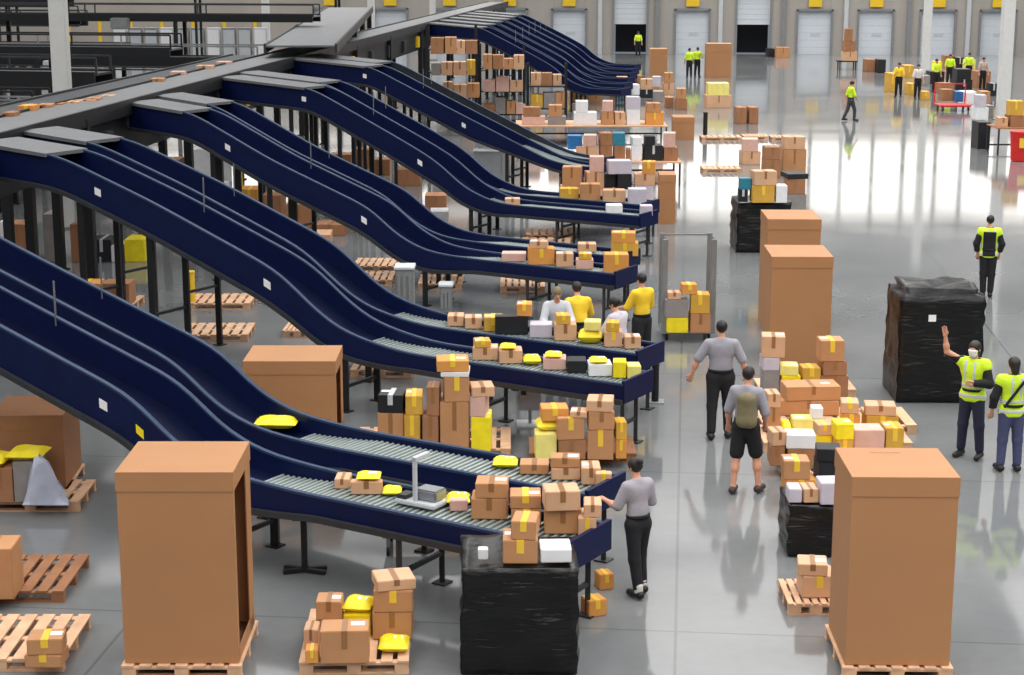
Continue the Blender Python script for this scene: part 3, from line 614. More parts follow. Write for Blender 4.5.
for i, (x0, x1, py) in enumerate(((702, 742, 141), (703, 741, 173), (744, 768, 140), (772, 800, 141))):
    p = at((x0 + x1) / 2, py); upal((x0 + x1) / 2, py, 'empty flat pallet far up the aisle, %s of the row' % ORD[i], w=(x1 - x0) / ppm(p), d=1.0)
# left side: carton with shade put into its darker card, bags under the first chutes
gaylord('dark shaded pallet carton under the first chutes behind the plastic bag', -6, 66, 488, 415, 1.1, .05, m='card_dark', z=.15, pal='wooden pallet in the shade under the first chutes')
c = cl('in the shade under the first chutes', 'bags in the shade under the chutes')
upal(30, 512, 'wooden pallet carrying a clear plastic bag in the shade', w=1.3, d=1.0)
i = c.add(-12, 468, 18, 503, 'd', .5, z=PZ); j = c.add(10, 462, 40, 503, 'q', .4, z=PZ); c.add(4, 450, 42, 462, 'Y', .5, on=j); c.add(-14, 456, 4, 468, 'Y', .5, on=i); c.add(22, 454, 68, 506, 'W', .7, z=PZ)
c = cl('at the frame edge beside the dark empty pallet', 'carton at the edge')
upal(9, 603, 'empty wooden pallet beside a carton at the frame edge', .0, w=1.25, d=1.25, dark=True); upal(0, 672, 'empty pale wooden pallet holding one taped carton', .0, w=1.3, d=1.25)  # first pallet uses the darker wood colour
c.add(-30, 548, 13, 600, 'c', .5, z=PZ)
c = cl('alone on the pale empty pallet', 'carton alone on pallet'); i = c.add(25, 655, 62, 668, 'ct', .3, z=PZ); c.add(26, 638, 61, 654, 'ct', .3, on=i)
# empty pallets between the chutes
GP = None
for i, (x0, x1, py, lab) in enumerate(((180, 248, 342, 'empty wooden pallet on the floor beneath the second chute pair'), (72, 132, 312, 'wooden pallet holding two cartons beneath the second chutes'), (188, 250, 310, 'empty pallet further back beneath the second chute pair'),
      (345, 392, 286, 'pale empty pallet behind the grey cabinet between second and third pairs'), (352, 400, 272, 'pale empty pallet farthest behind the grey cabinet'), (418, 462, 290, 'pale empty pallet beside the grey cabinet between second and third pairs'), (512, 570, 250, 'pale pallet below the third chute pair'), (526, 575, 240, 'empty pallet in the gap under the fourth chute pair'),
      (350, 412, 378, 'wooden pallet with slats showing behind the half-hidden pallet carton'), (282, 312, 338, 'wooden pallet peeping behind the half-hidden pallet carton'), (500, 545, 293, 'pale pallet by the workers in yellow'), (424, 458, 276, 'empty pallet under the third chute pair'))):
    p = at((x0 + x1) / 2, py); upal((x0 + x1) / 2, py, lab, R.uniform(-.05, .05), w=min(1.5, (x1 - x0) / ppm(p)), d=1.1)
def make_pallet(label, loc, rz, group, dark, w_, d_):
    t = thing('wooden_pallet', label, 'pallet', loc, rz, group); m = 'wood_dark' if dark else 'wood'
    dk = MB(); n = 7 if w_ < 1.7 else 11
    for k in range(n):
        bw = w_ / n * .72; x = -w_ / 2 + bw / 2 + k * (w_ - bw) / (n - 1); dk.box((x, 0, .122), (bw, d_, .022))
    for k in range(3): dk.box((0, (k - 1) * (d_ / 2 - .06), .1), (w_, .1, .022))
    dk.build('deck_planks', m, t)
    for k in range(3):
        y = (k - 1) * (d_ / 2 - .06); sk = MB()
        for j in range(3): sk.box(((j - 1) * (w_ / 2 - .075), y, .02), (.14, .1, .08))
        sk.box((0, y, 0), (w_, .1, .02)); sk.build('skid', m, t)
for a_ in PALLETS: make_pallet(*a_)
# ------------------------------------------------------------------ clutter further off
def table(label, x0, x1, py, z, depth, top='wood', group=None, name='packing_table'):
    p = at((x0 + x1) / 2, py, z); s = ppm(p); w_ = (x1 - x0) / s
    t = thing(name, label, 'table', (p.x - math.sin(YAW) * depth / 2, p.y + math.cos(YAW) * depth / 2, 0), YAW, group)
    MB().box((0, 0, z - .045), (w_, depth, .045), bev=.006).build('tabletop', top, t)
    for a in (-1, 1):
        for b in (-1, 1): MB().box((a * (w_ / 2 - .06), b * (depth / 2 - .06), 0), (.06, .06, z - .045)).build('leg', 'charcoal', t)
    MB().box((0, depth / 2 - .06, .2), (w_ - .1, .04, .06)).build('stretcher', 'charcoal', t)
    return t
GT = 'packing tables between chutes and aisle'
table('long packing table behind the fourth chute pair, loaded with cartons', 556, 656, 208, .75, 1.5, group=GT)
c = cl('on the table behind the fourth chutes', 'parcels on the table behind the fourth chutes', False); z = .75
L = []
for x0, yt, x1, yb, k in ((561, 187, 582, 206, 'p'), (584, 190, 603, 206, 'i'), (605, 188, 613, 206, 'd'), (615, 190, 632, 207, 'w'), (634, 186, 653, 206, 'l')): L.append(c.add(x0, yt, x1, yb, k, .55, z=z))
c.add(563, 168, 582, 187, 'c', .5, on=L[0]); j = c.add(586, 173, 603, 190, 'p', .5, on=L[1]); c.add(590, 157, 604, 172, 'i', .45, on=j); j = c.add(605, 174, 616, 187, 'n', .45, on=L[2])
j = c.add(617, 174, 631, 189, 'n', .5, on=L[3]); c.add(608, 160, 631, 173, 'l', .5, on=j); j = c.add(635, 174, 655, 185, 'p', .5, on=L[4]); c.add(643, 161, 656, 173, 'o', .45, on=j)
table('long packing table in the middle of the parcel area, with blue and teal boxes', 560, 682, 162, .75, 2.2, group=GT)
c = cl('on the middle packing table', 'parcels on the middle packing table', False); L = []
for x0, yt, x1, yb, k in ((562, 150, 574, 161, 'w'), (576, 147, 598, 161, 'p'), (600, 146, 612, 161, 'd'), (614, 146, 625, 161, 'd'), (627, 150, 631, 161, 'd'), (632, 146, 642, 161, 'w'), (644, 146, 662, 161, 'k'), (664, 148, 678, 161, 'd')): L.append(c.add(x0, yt, x1, yb, k, .7, z=z))
c.add(568, 136, 582, 149, 'b', .6, on=L[0]); c.add(584, 136, 597, 147, 'i', .6, on=L[1]); c.add(600, 133, 612, 145, 'd', .6, on=L[2]); c.add(613, 134, 625, 146, 't', .6, on=L[3]); c.add(632, 138, 641, 146, 'w', .6, on=L[5]); c.add(645, 137, 655, 146, 'n', .6, on=L[6]); c.add(664, 134, 676, 148, 'i', .6, on=L[7])
table('pale packing table at the back of the parcel area by the racks', 516, 668, 126, .75, 2.4, 'card_pale', group=GT)
c = cl('on the pale back table', 'parcels on the pale back table', False); L = []
for x0, yt, x1, yb, k in ((522, 117, 545, 125, 'i'), (548, 117, 566, 125, 'q'), (574, 113, 597, 125, 'w'), (602, 112, 613, 125, 'c'), (615, 113, 625, 125, 'p'), (627, 110, 640, 125, 'w'), (646, 113, 664, 125, 'o')): L.append(c.add(x0, yt, x1, yb, k, .8, z=z))
c.add(576, 102, 588, 113, 'w', .7, on=L[2]); c.add(627, 98, 640, 110, 'l', .7, on=L[5]); c.add(603, 102, 613, 112, 'i', .7, on=L[3]); c.add(647, 104, 661, 113, 'c', .7, on=L[6]); c.add(524, 108, 540, 117, 'd', .7, on=L[0]); c.add(549, 106, 562, 117, 'c', .7, on=L[1])
c = cl('in stacks before the distant chutes', 'stacks before the distant chute bank', False)
for k_, (x0, py) in enumerate(((600, 100), (616, 98), (640, 98), (652, 96), (664, 95), (676, 110), (590, 103), (630, 106))):
    w_ = R.uniform(9, 13); i = c.add(x0, py - R.uniform(8, 12), x0 + w_, py, R.choice('cpdtiqk'), 1.0, z=0); yt = proj((EYE + HF * c.items[i]['v']) + Vector((0, 0, c.items[i]['h'] - H)))[1]
    c.add(x0 + 1, py - 22, x0 + w_ - 1, py - 12, R.choice('cpwdlk'), .8, on=i)
# storage racks
def rack(label, x0, x1, py, levels, depth, group):
    p = at((x0 + x1) / 2, py); s = ppm(p); w_ = (x1 - x0) / s
    t = thing('storage_rack', label, 'rack', (p.x - math.sin(YAW) * depth / 2, p.y + math.cos(YAW) * depth / 2, 0), YAW, group)
    top = levels[-1] + 1.0
    for a in (-1, 1):
        for b in (-1, 1): MB().box((a * (w_ / 2), b * (depth / 2 - .05), 0), (.1, .1, top)).build('upright', 'black_steel', t)
    for z in levels: MB().box((0, 0, z - .06), (w_, depth, .06)).build('shelf', 'charcoal', t)
    return p
RN = ['by black posts', 'in the middle', 'nearest the aisle']
LV = [.35, 1.35, 2.35, 3.3]
for r_, (x0, x1, py) in enumerate(((428, 476, 128), (480, 524, 122), (528, 566, 116))):
    LV = [.35, 1.35, 2.35, 3.3][:4 - r_]
    rack('dark storage rack filled with cartons behind the lone chute, %s' % RN[r_], x0, x1, py, LV, 1.2, 'storage racks behind the lone chute')
    for li, zl in enumerate(LV):
        c = cl('on the %s shelf of rack %s' % (['bottom', 'second', 'third', 'top'][li], RN[r_]), 'cartons on the racks behind the lone chute', False)
        x = x0 + 3
        while x < x1 - 8:
            w_ = R.uniform(8, 13); yb = py - zl * 22.4; c.add(x, yb - R.uniform(9, 17), x + w_, yb, R.choice('cppddciqcg'), .8, z=zl); x += w_ + .8
c = cl('in the heap below the distant chute bank', 'heap below the distant chute bank', False)
for k_, (x0, yt, x1, yb, k) in enumerate(((600, 78, 612, 88, 'n'), (614, 74, 628, 86, 'k'), (630, 76, 642, 87, 'd'), (644, 80, 655, 90, 'p'), (604, 88, 616, 97, 'd'), (620, 86, 634, 96, 'n'), (636, 88, 648, 97, 't'), (586, 88, 600, 98, 'p'), (570, 92, 584, 103, 'c'), (572, 104, 586, 112, 'q'), (654, 92, 664, 102, 'q'), (666, 98, 674, 108, 'd'))): c.add(x0, yt, x1, yb, k, 1.2, z=0)
# low stacks under the chutes at the back and along the racks
c = cl('on the floor under the fourth chute pair', 'cartons under the fourth chutes', False)
for x0, yt, x1, yb, k in ((425, 196, 446, 212, 'd'), (396, 170, 420, 186, 'd'), (405, 215, 418, 232, 'd'), (430, 212, 448, 228, 'w'), (330, 155, 352, 170, 'd'), (352, 150, 372, 168, 'd'), (374, 160, 390, 175, 'd')): c.add(x0, yt, x1, yb, k, .8, z=0)
c = cl('on the floor under the third chute pair', 'cartons under the third chutes', False)
for x0, yt, x1, yb, k in ((240, 190, 258, 215, 'o'), (262, 196, 282, 222, 'd'), (286, 205, 312, 232, 'd'), (280, 235, 330, 246, 'p'), (315, 225, 345, 236, 'd'), (200, 185, 225, 200, 'w'), (190, 150, 228, 184, 'w'), (218, 128, 240, 142, 'o'), (160, 160, 180, 176, 'd')): c.add(x0, yt, x1, yb, k, .9, z=0)
c = cl('beneath the second chutes', 'cartons beneath the second chutes', False)
i = c.add(72, 284, 100, 306, 'o', .6, z=PZ); c.add(102, 284, 130, 306, 'd', .6, z=PZ)
for x0, yt, x1, yb, k in ((8, 225, 30, 262, 'd'), (0, 222, 8, 250, 'w'), (72, 225, 88, 262, 'd'), (92, 240, 112, 262, 'k'), (125, 240, 145, 262, 'yb'), (112, 246, 124, 262, 'w'), (45, 215, 56, 262, 'q')): c.add(x0, yt, x1, yb, k, .8, z=0)
# white-grey panel box, grey cabinet between chutes, yellow posts
def panel_box(label, x0, x1, yb, yt, depth, m, name='plastic_container', cat='container'):
    p, w_, h, s = face_box(x0, x1, yb, yt); t = thing(name, label, cat, (p.x - math.sin(YAW) * depth / 2, p.y + math.cos(YAW) * depth / 2, 0), YAW)
    MB().box((0, 0, .1), (w_, depth, h - .14), bev=.02).build('body', m, t); MB().box((0, 0, h - .05), (w_ + .05, depth + .05, .05), bev=.01).build('lid', 'light_grey', t)
    for a in (-1, 1):
        for b in (-1, 1): MB().box((a * (w_ / 2 - .1), b * (depth / 2 - .1), 0), (.1, .1, .1)).build('foot', 'charcoal', t)
    for k in range(3): MB().box(((k - 1) * w_ * .3, -depth / 2 - .015, .2), (.05, .03, h - .35)).build('rib', m, t)
    return t
panel_box('pale grey plastic container under the lone navy chute', 474, 510, 190, 152, .9, 'light_grey')
panel_box('dark grey control cabinet standing between the second and third chute pairs', 396, 414, 330, 268, .5, 'grey_paint', 'control_cabinet', 'cabinet')
panel_box('grey control cabinet standing beside the end of the third slide', 440, 452, 318, 285, .4, 'grey_paint', 'control_cabinet', 'cabinet')
def upright_post(label, px, py, h, m, r=.07, name='guard_post'):
    p = at(px, py); t = thing(name, label, 'post', p); MB().cyl((0, 0, .02), (0, 0, h), r, 10).build('tube', m, t); MB().box((0, 0, 0), (.3, .3, .02)).build('base_plate', 'grey_paint', t); MB().cyl((0, 0, h), (0, 0, h + .03), r * 1.1, 10).build('cap', m, t)
upright_post('yellow guard post under the second chute pair', 191, 308, .75, 'yellow_paint', .1); upright_post('short yellow guard post behind the third slide', 330, 292, .6, 'yellow_paint', .08)
upright_post('black safety post at the aisle end of the second chute pair', 655, 402, .62, 'black_steel', .06); upright_post('dark slim post standing alone in the pale aisle', 705, 138, 1.0, 'black_steel', .09)
upright_post('yellow guard post under the third chute top', 240, 210, 1.2, 'yellow_paint', .1)
# clear plastic waste-bag like grey post by pile
# label scanner on the first chute
p = lane_point('A2', 1.15, .12, .06)
t = thing('label_scanner', 'pale grey label scanner with upright post on the first chute rollers', 'scanner', p, CA)
MB().box((0, 0, 0), (.55, .36, .05), bev=.01).build('base_tray', 'light_grey', t); MB().box((.08, .04, .05), (.3, .24, .13), bev=.02).build('scanner_body', 'steel', t)
MB().box((-.02, -.12, .05), (.04, .04, .5)).build('post', 'light_grey', t); MB().box((-.02, .0, .52), (.06, .28, .05)).build('scan_head', 'light_grey', t); MB().box((-.2, -.05, .05), (.12, .18, .05)).build('keypad', 'charcoal', t)
# thin white shroud stand between the piles
p = at(530, 425); t = thing('sheet_stand', 'pale plastic sheet hanging on a thin stand behind the aisle pile', 'stand', p, YAW)
MB().box((0, 0, 0), (.42, .42, .03)).build('foot_plate', 'light_grey', t); MB().box((0, 0, .03), (.05, .05, 1.1)).build('post', 'steel', t); MB().box((0, -.05, .25), (.34, .02, .85), bev=.005).build('plastic_sheet', 'bag_clear', t); MB().box((-.1, -.07, .5), (.08, .02, .14)).build('clip', 'black_steel', t)
# hand scale / trolley below the first chute
p = at(425, 556); t = thing('low_trolley', 'low grey steel trolley parked under the first chute', 'trolley', p, YAW)
for z in (.22, .62): MB().box((0, .3, z), (1.05, .6, .04), bev=.01).build('deck', 'steel', t)
for a in (-1, 1):
    for b in (0, .56):
        w0 = MB().cyl((a * .45 - .02, b + .02, .06), (a * .45 + .02, b + .02, .06), .06, 12).build('caster', 'black_steel', t); MB().box((a * .45, b + .02, .1), (.04, .04, .56)).build('corner_post', 'grey_paint', t)
p = at(305, 572); t = thing('floor_stand', 'black cross-footed steel stand under the first chute', 'stand', p, YAW)
MB().bar((-.25, -.08, .03), (.25, .08, .03), .06, .05).build('foot', 'black_steel', t); MB().bar((-.25, .1, .03), (.25, -.1, .03), .06, .05).build('foot', 'black_steel', t); MB().box((0, 0, .05), (.07, .07, .62)).build('post', 'black_steel', t); MB().box((0, 0, .67), (.24, .2, .03)).build('head_plate', 'black_steel', t)
# roll cage
p = at(688, 341); t = thing('roll_cage', 'tall grey roll cage with open front holding parcels by the aisle', 'roll cage', (p.x - math.sin(YAW) * .42, p.y + math.cos(YAW) * .42, 0), YAW)
W_, D_, H_ = 1.0, .84, 1.95
MB().box((0, 0, .14), (W_, D_, .05)).build('base_deck', 'steel', t)
for a in (-1, 1):
    for b in (-1, 1):
        MB().box((a * (W_ / 2 - .04), b * (D_ / 2 - .03), .16), (.1, .05, H_ - .16)).build('post', 'grey_paint' if b > 0 else 'steel', t)
        cs = MB().cyl((a * (W_ / 2 - .1) - .025, b * (D_ / 2 - .1), .06), (a * (W_ / 2 - .1) + .025, b * (D_ / 2 - .1), .06), .06, 12); cs.box((a * (W_ / 2 - .1), b * (D_ / 2 - .1), .06), (.02, .05, .09)); cs.build('caster', 'black_steel', t)
    sd = MB()
    for k in range(6): sd.bar((a * (W_ / 2 - .03), -D_ / 2 + .1 + k * .128, .2), (a * (W_ / 2 - .03), -D_ / 2 + .1 + k * .128, H_), .012, .012)
    for z in (.6, 1.1, 1.6): sd.bar((a * (W_ / 2 - .03), -D_ / 2, z), (a * (W_ / 2 - .03), D_ / 2, z), .014, .014)
    sd.build('side_mesh', 'steel', t)
MB().bar((-W_ / 2, D_ / 2 - .03, H_ - .03), (W_ / 2, D_ / 2 - .03, H_ - .03), .03, .03).build('top_bar', 'steel', t)
# right-hand packing corner
c = cl('in the packing corner by the column', 'goods in the packing corner', False)
table('brown packing bench behind the red bin', 998, 1060, 128, 1.0, 1.6, 'wood_dark')
i = c.add(1010, 116, 1030, 127, 'd', .8, z=1.0); c.add(1010, 101, 1024, 115, 'g', .7, on=i); c.add(999, 118, 1008, 127, 'p', .6, z=1.0)
i = c.add(977, 123, 989, 149, 'n', .9, z=0); i = c.add(976, 108, 988, 120, 'w', .9, z=0); c.add(977, 96, 987, 108, 'l', .8, on=i)
i = c.add(981, 92, 990, 104, 'c', .9, z=0)
i = c.add(962, 92, 976, 104, 'w', .9, z=0); i2 = c.add(956, 80, 972, 92, 'k', 1.2, z=0); c.add(957, 70, 971, 80, 'n', 1.1, on=i2); i3 = c.add(940, 84, 954, 94, 'd', 1.2, z=0); c.add(976, 72, 990, 88, 'd', 1.2, z=0); c.add(930, 72, 944, 84, 'k', 1.2, z=0)
c.add(866, 60, 876, 72, 'd', 1.2, z=0); c.add(877, 60, 886, 73, 'n', 1.2, z=0); c.add(905, 66, 914, 78, 'g', 1.2, z=0); c.add(888, 74, 896, 92, 'g', 1.0, z=0)
p = at(957, 112); t = thing('platform_truck', 'red flat platform truck loaded with dark and blue boxes', 'trolley', p, YAW)
MB().box((0, .8, .22), (1.5, 1.4, .08), bev=.02).build('deck', 'red', t); MB().bar((-.72, 1.5, .3), (-.72, 1.5, 1.2), .05, .05, (1, 0, 0)).build('handle', 'red', t); MB().bar((.72, 1.5, .3), (.72, 1.5, 1.2), .05, .05, (1, 0, 0)).build('handle', 'red', t); MB().bar((-.72, 1.5, 1.2), (.72, 1.5, 1.2), .05, .05).build('handle_bar', 'red', t)
for a in (-1, 1):
    for b in (.3, 1.3): MB().cyl((a * .6 - .03, b, .11), (a * .6 + .03, b, .11), .11, 12).build('wheel', 'black_steel', t)
for x0, yt, x1, yb, k in ((934, 62, 942, 72, 'yb'), (944, 56, 954, 68, 'd'), (956, 58, 964, 69, 'k'), (966, 60, 975, 70, 'e'), (920, 76, 930, 86, 'q'), (908, 84, 916, 95, 'g'), (922, 92, 930, 100, 'g'), (985, 106, 993, 118, 'q'), (990, 84, 998, 96, 'k')): c.add(x0, yt, x1, yb, k, .9, z=0)
c = cl('on the red platform truck', 'boxes on the red truck', False)
c.add(942, 90, 954, 101, 'd', .8, z=.31); c.add(955, 92, 964, 102, 'b', .8, z=.31); c.add(965, 93, 974, 103, 'w', .8, z=.31)
p = at(1019, 161); t = thing('waste_bin', 'bright red waste bin by the brown packing bench', 'bin', p, YAW)
MB().cyl((0, 0, 0.02), (0, 0, .98), .3, 20, .36).build('bin_body', 'red', t, smooth=False); MB().cyl((0, 0, .98), (0, 0, 1.06), .38, 20).build('rim', 'red', t); MB().box((0, -.345, .5), (.24, .03, .34)).build('notice', 'tape_yellow', t)
p = at(848, 70); t = thing('stock_trolley', 'dark stock trolley with stacked cartons near the dock doors', 'trolley', p, YAW)
MB().box((0, .5, .5), (1.2, .9, .08)).build('deck', 'black_steel', t)
for a in (-1, 1):
    for b in (.15, .85): MB().box((a * .5, b, 0.0), (.07, .07, .5)).build('leg', 'black_steel', t)
c = cl('on the dark stock trolley', 'cartons on the stock trolley', False); i = c.add(843, 52, 857, 61, 'p', .8, z=.58); i = c.add(844, 42, 855, 52, 'd', .7, on=i); c.add(845, 30, 853, 42, 'd', .6, on=i)
# ------------------------------------------------------------------ settle overlaps and build every parcel
for n_ in range(3):
    for a in range(len(PARCELS)):
        A = PARCELS[a]
        for b in range(a + 1, len(PARCELS)):
            B = PARCELS[b]
            if abs(A['u'] - B['u']) >= (A['w'] + B['w']) / 2 or A['z'] >= B['z'] + B['h'] - .004 or B['z'] >= A['z'] + A['h'] - .004: continue
            f, k = (A, B) if A['v'] - A['d'] / 2 <= B['v'] - B['d'] / 2 else (B, A)
            gap = (k['v'] - k['d'] / 2) - (f['v'] - f['d'] / 2)
            ov = f['v'] + f['d'] / 2 - (k['v'] - k['d'] / 2)
            if ov <= 0: continue
            ou = (A['w'] + B['w']) / 2 - abs(A['u'] - B['u'])
            if ou < .3 * min(A['w'], B['w']):                 # shave widths
                for q, o_ in ((A, B), (B, A)):
                    s_ = 1 if q['u'] >= o_['u'] else -1; q['w'] -= ou / 2 + .003; q['u'] += s_ * (ou / 4 + .0015)
            else:
                nd = max(.14, gap - .01); f['v'] -= (f['d'] - nd) / 2 if nd < f['d'] else 0; f['d'] = min(f['d'], nd)
                ov = f['v'] + f['d'] / 2 - (k['v'] - k['d'] / 2)
                if ov > 0: k['v'] += ov + .005
def size_word(p):
    k = p['k']
    if k in 'YW': return ''
    if p['h'] > 1.35 * p['w']: return 'tall '
    if p['h'] < .42 * p['w']: return 'flat '
    return ''
from collections import defaultdict
for c in CLUSTERS:
    by = defaultdict(list)
    for p in c.items:
        lvl = '' if p['on'] is None else ('stacked ' if c.items[p['on']]['on'] is None else 'topmost ')
        p['base'] = lvl + size_word(p) + KINDS[p['k']][1]; by[p['base']].append(p)
    for bs, ps in by.items():
        ps.sort(key=lambda p: (-p['u'] if sum(q['u'] for q in c.items) / len(c.items) < 2.6 + .0985 * sum(q['v'] for q in c.items) / len(c.items) else p['u']))
        for i, p in enumerate(ps):
            lab = bs + ' ' + c.place
            if len(ps) > 1: lab = ORD[min(i, 19)] + ' ' + bs + ' from the aisle ' + c.place
            w_ = lab.split()
            if len(w_) > 16: print('LONG', len(w_), lab)
            p['label'] = ' '.join(w_[:16])
for p in PARCELS:
    k = p['k']; pos = RT * p['u'] + HF * p['v']; yaw = YAW + (p['yaw'] if p['yaw'] is not None else (R.uniform(-.05, .05) if p['on'] is None else R.uniform(-.13, .13)))
    nm = {'Y': 'padded_envelope', 'W': 'plastic_bag'}.get(k, 'parcel_carton')
    t = thing(nm, p['label'], {'Y': 'envelope', 'W': 'bag'}.get(k, 'parcel'), (pos.x, pos.y, p['z'] + .002), yaw, p['cl'].group)
    if k in 'YW': envelope_mesh(t, k, p['w'], p['d'], p['h'])
    else: carton_mesh(t, k, p['w'], p['d'], p['h'] - .004, p['cl'].near)
# ------------------------------------------------------------------ people: one smooth surface grown round a posed skeleton
def surface(prims, h, clip=None, k=.02):
    """prims: (a, b, ra, rb, k, squash) ; clip: list of (point, normal) keeping the side the normal points to"""
    A = np.array([p[0] for p in prims], float); B = np.array([p[1] for p in prims], float); rm = max(max(p[2], p[3]) for p in prims)
    lo = np.minimum(A, B).min(0) - rm - .06; hi = np.maximum(A, B).max(0) + rm + .06
    n = np.ceil((hi - lo) / h).astype(int) + 1; f = np.full(n, 1.0, np.float32)
    ax = [lo[i] + h * np.arange(n[i]) for i in range(3)]
    for (a, b, ra, rb, kk, sq) in prims:
        a = np.array(a, float); b = np.array(b, float); r = max(ra, rb) + .05
        i0 = np.maximum(0, np.floor((np.minimum(a, b) - r - lo) / h).astype(int)); i1 = np.minimum(n, np.ceil((np.maximum(a, b) + r - lo) / h).astype(int) + 1)
        X, Y, Z = np.meshgrid(*[ax[i][i0[i]:i1[i]] for i in range(3)], indexing='ij'); P = np.stack([X, Y, Z], -1) - a; ab = b - a
        if sq is not None:
            d_, s_ = np.array(sq[0], float), sq[1]; P = P + (P @ d_)[..., None] * d_ * (1 / s_ - 1); ab = ab + (ab @ d_) * d_ * (1 / s_ - 1)
        L2 = max(1e-9, ab @ ab); t = np.clip((P @ ab) / L2, 0, 1); d = np.sqrt(((P - t[..., None] * ab) ** 2).sum(-1)) - (ra + (rb - ra) * t)
        g = f[i0[0]:i1[0], i0[1]:i1[1], i0[2]:i1[2]]; q = np.clip(.5 + .5 * (g - d) / kk, 0, 1)
        f[i0[0]:i1[0], i0[1]:i1[1], i0[2]:i1[2]] = (g * (1 - q) + d * q - kk * q * (1 - q)).astype(np.float32)
    if clip:
        X, Y, Z = np.meshgrid(*ax, indexing='ij'); P = np.stack([X, Y, Z], -1)
        for (c, nn) in clip: f = np.maximum(f, -((P - np.array(c, float)) @ np.array(nn, float)).astype(np.float32))
    s = f < 0; nc = n - 1; acc = np.zeros((*nc, 3), np.float32); cnt = np.zeros(nc, np.float32)
    for axis in range(3):
        o = [i for i in range(3) if i != axis]
        for u in (0, 1):
            for v in (0, 1):
                off = [0, 0, 0]; off[o[0]] = u; off[o[1]] = v; of2 = list(off); of2[axis] = 1
                s0 = tuple(slice(off[i], off[i] + nc[i]) for i in range(3)); s1 = tuple(slice(of2[i], of2[i] + nc[i]) for i in range(3))
                f0, f1 = f[s0], f[s1]; cr = s[s0] != s[s1]; t = np.where(cr, f0 / np.where(cr, f0 - f1, 1), 0)
                for i in range(3): acc[..., i] += np.where(cr, (t if i == axis else off[i]), 0)
                cnt += cr
    act = cnt > 0; idx = np.full(nc, -1, int); ids = np.argwhere(act); idx[act] = np.arange(len(ids))
    V = lo + h * (ids + acc[act] / cnt[act][:, None]); Fs = []
    for axis in range(3):
        o = [(axis + 1) % 3, (axis + 2) % 3]; sl0 = [slice(None)] * 3; sl1 = [slice(None)] * 3; sl0[axis] = slice(0, n[axis] - 1); sl1[axis] = slice(1, n[axis])
        cr = np.argwhere(s[tuple(sl0)] != s[tuple(sl1)]); ok = (cr[:, o[0]] > 0) & (cr[:, o[1]] > 0) & (cr[:, o[0]] < n[o[0]] - 1) & (cr[:, o[1]] < n[o[1]] - 1); cr = cr[ok]
        q = []
        for u, v in ((0, 0), (1, 0), (1, 1), (0, 1)):
            c_ = cr.copy(); c_[:, o[0]] -= u; c_[:, o[1]] -= v; q.append(idx[c_[:, 0], c_[:, 1], c_[:, 2]])
        q = np.stack(q, 1); fl = s[cr[:, 0], cr[:, 1], cr[:, 2]]; q[~fl] = q[~fl][:, ::-1]; Fs.append(q)
    return V, np.concatenate(Fs)
def sdf_obj(name, m, parent, prims, h, clip=None):
    V, Fc = surface(prims, h, clip); me = bpy.data.meshes.new(name); me.from_pydata(V.tolist(), [], Fc.tolist()); me.update(); me.materials.append(MATS[m])
    me.polygons.foreach_set('use_smooth', [True] * len(me.polygons)); return link(name, me, parent)
def rotv(v, ax, deg):
    return np.array((Matrix.Rotation(math.radians(deg), 3, ax) @ Vector(v))[:])
def unit(v): v = np.array(v, float); return v / np.linalg.norm(v)
DN = np.array((0, 0, -1.0))
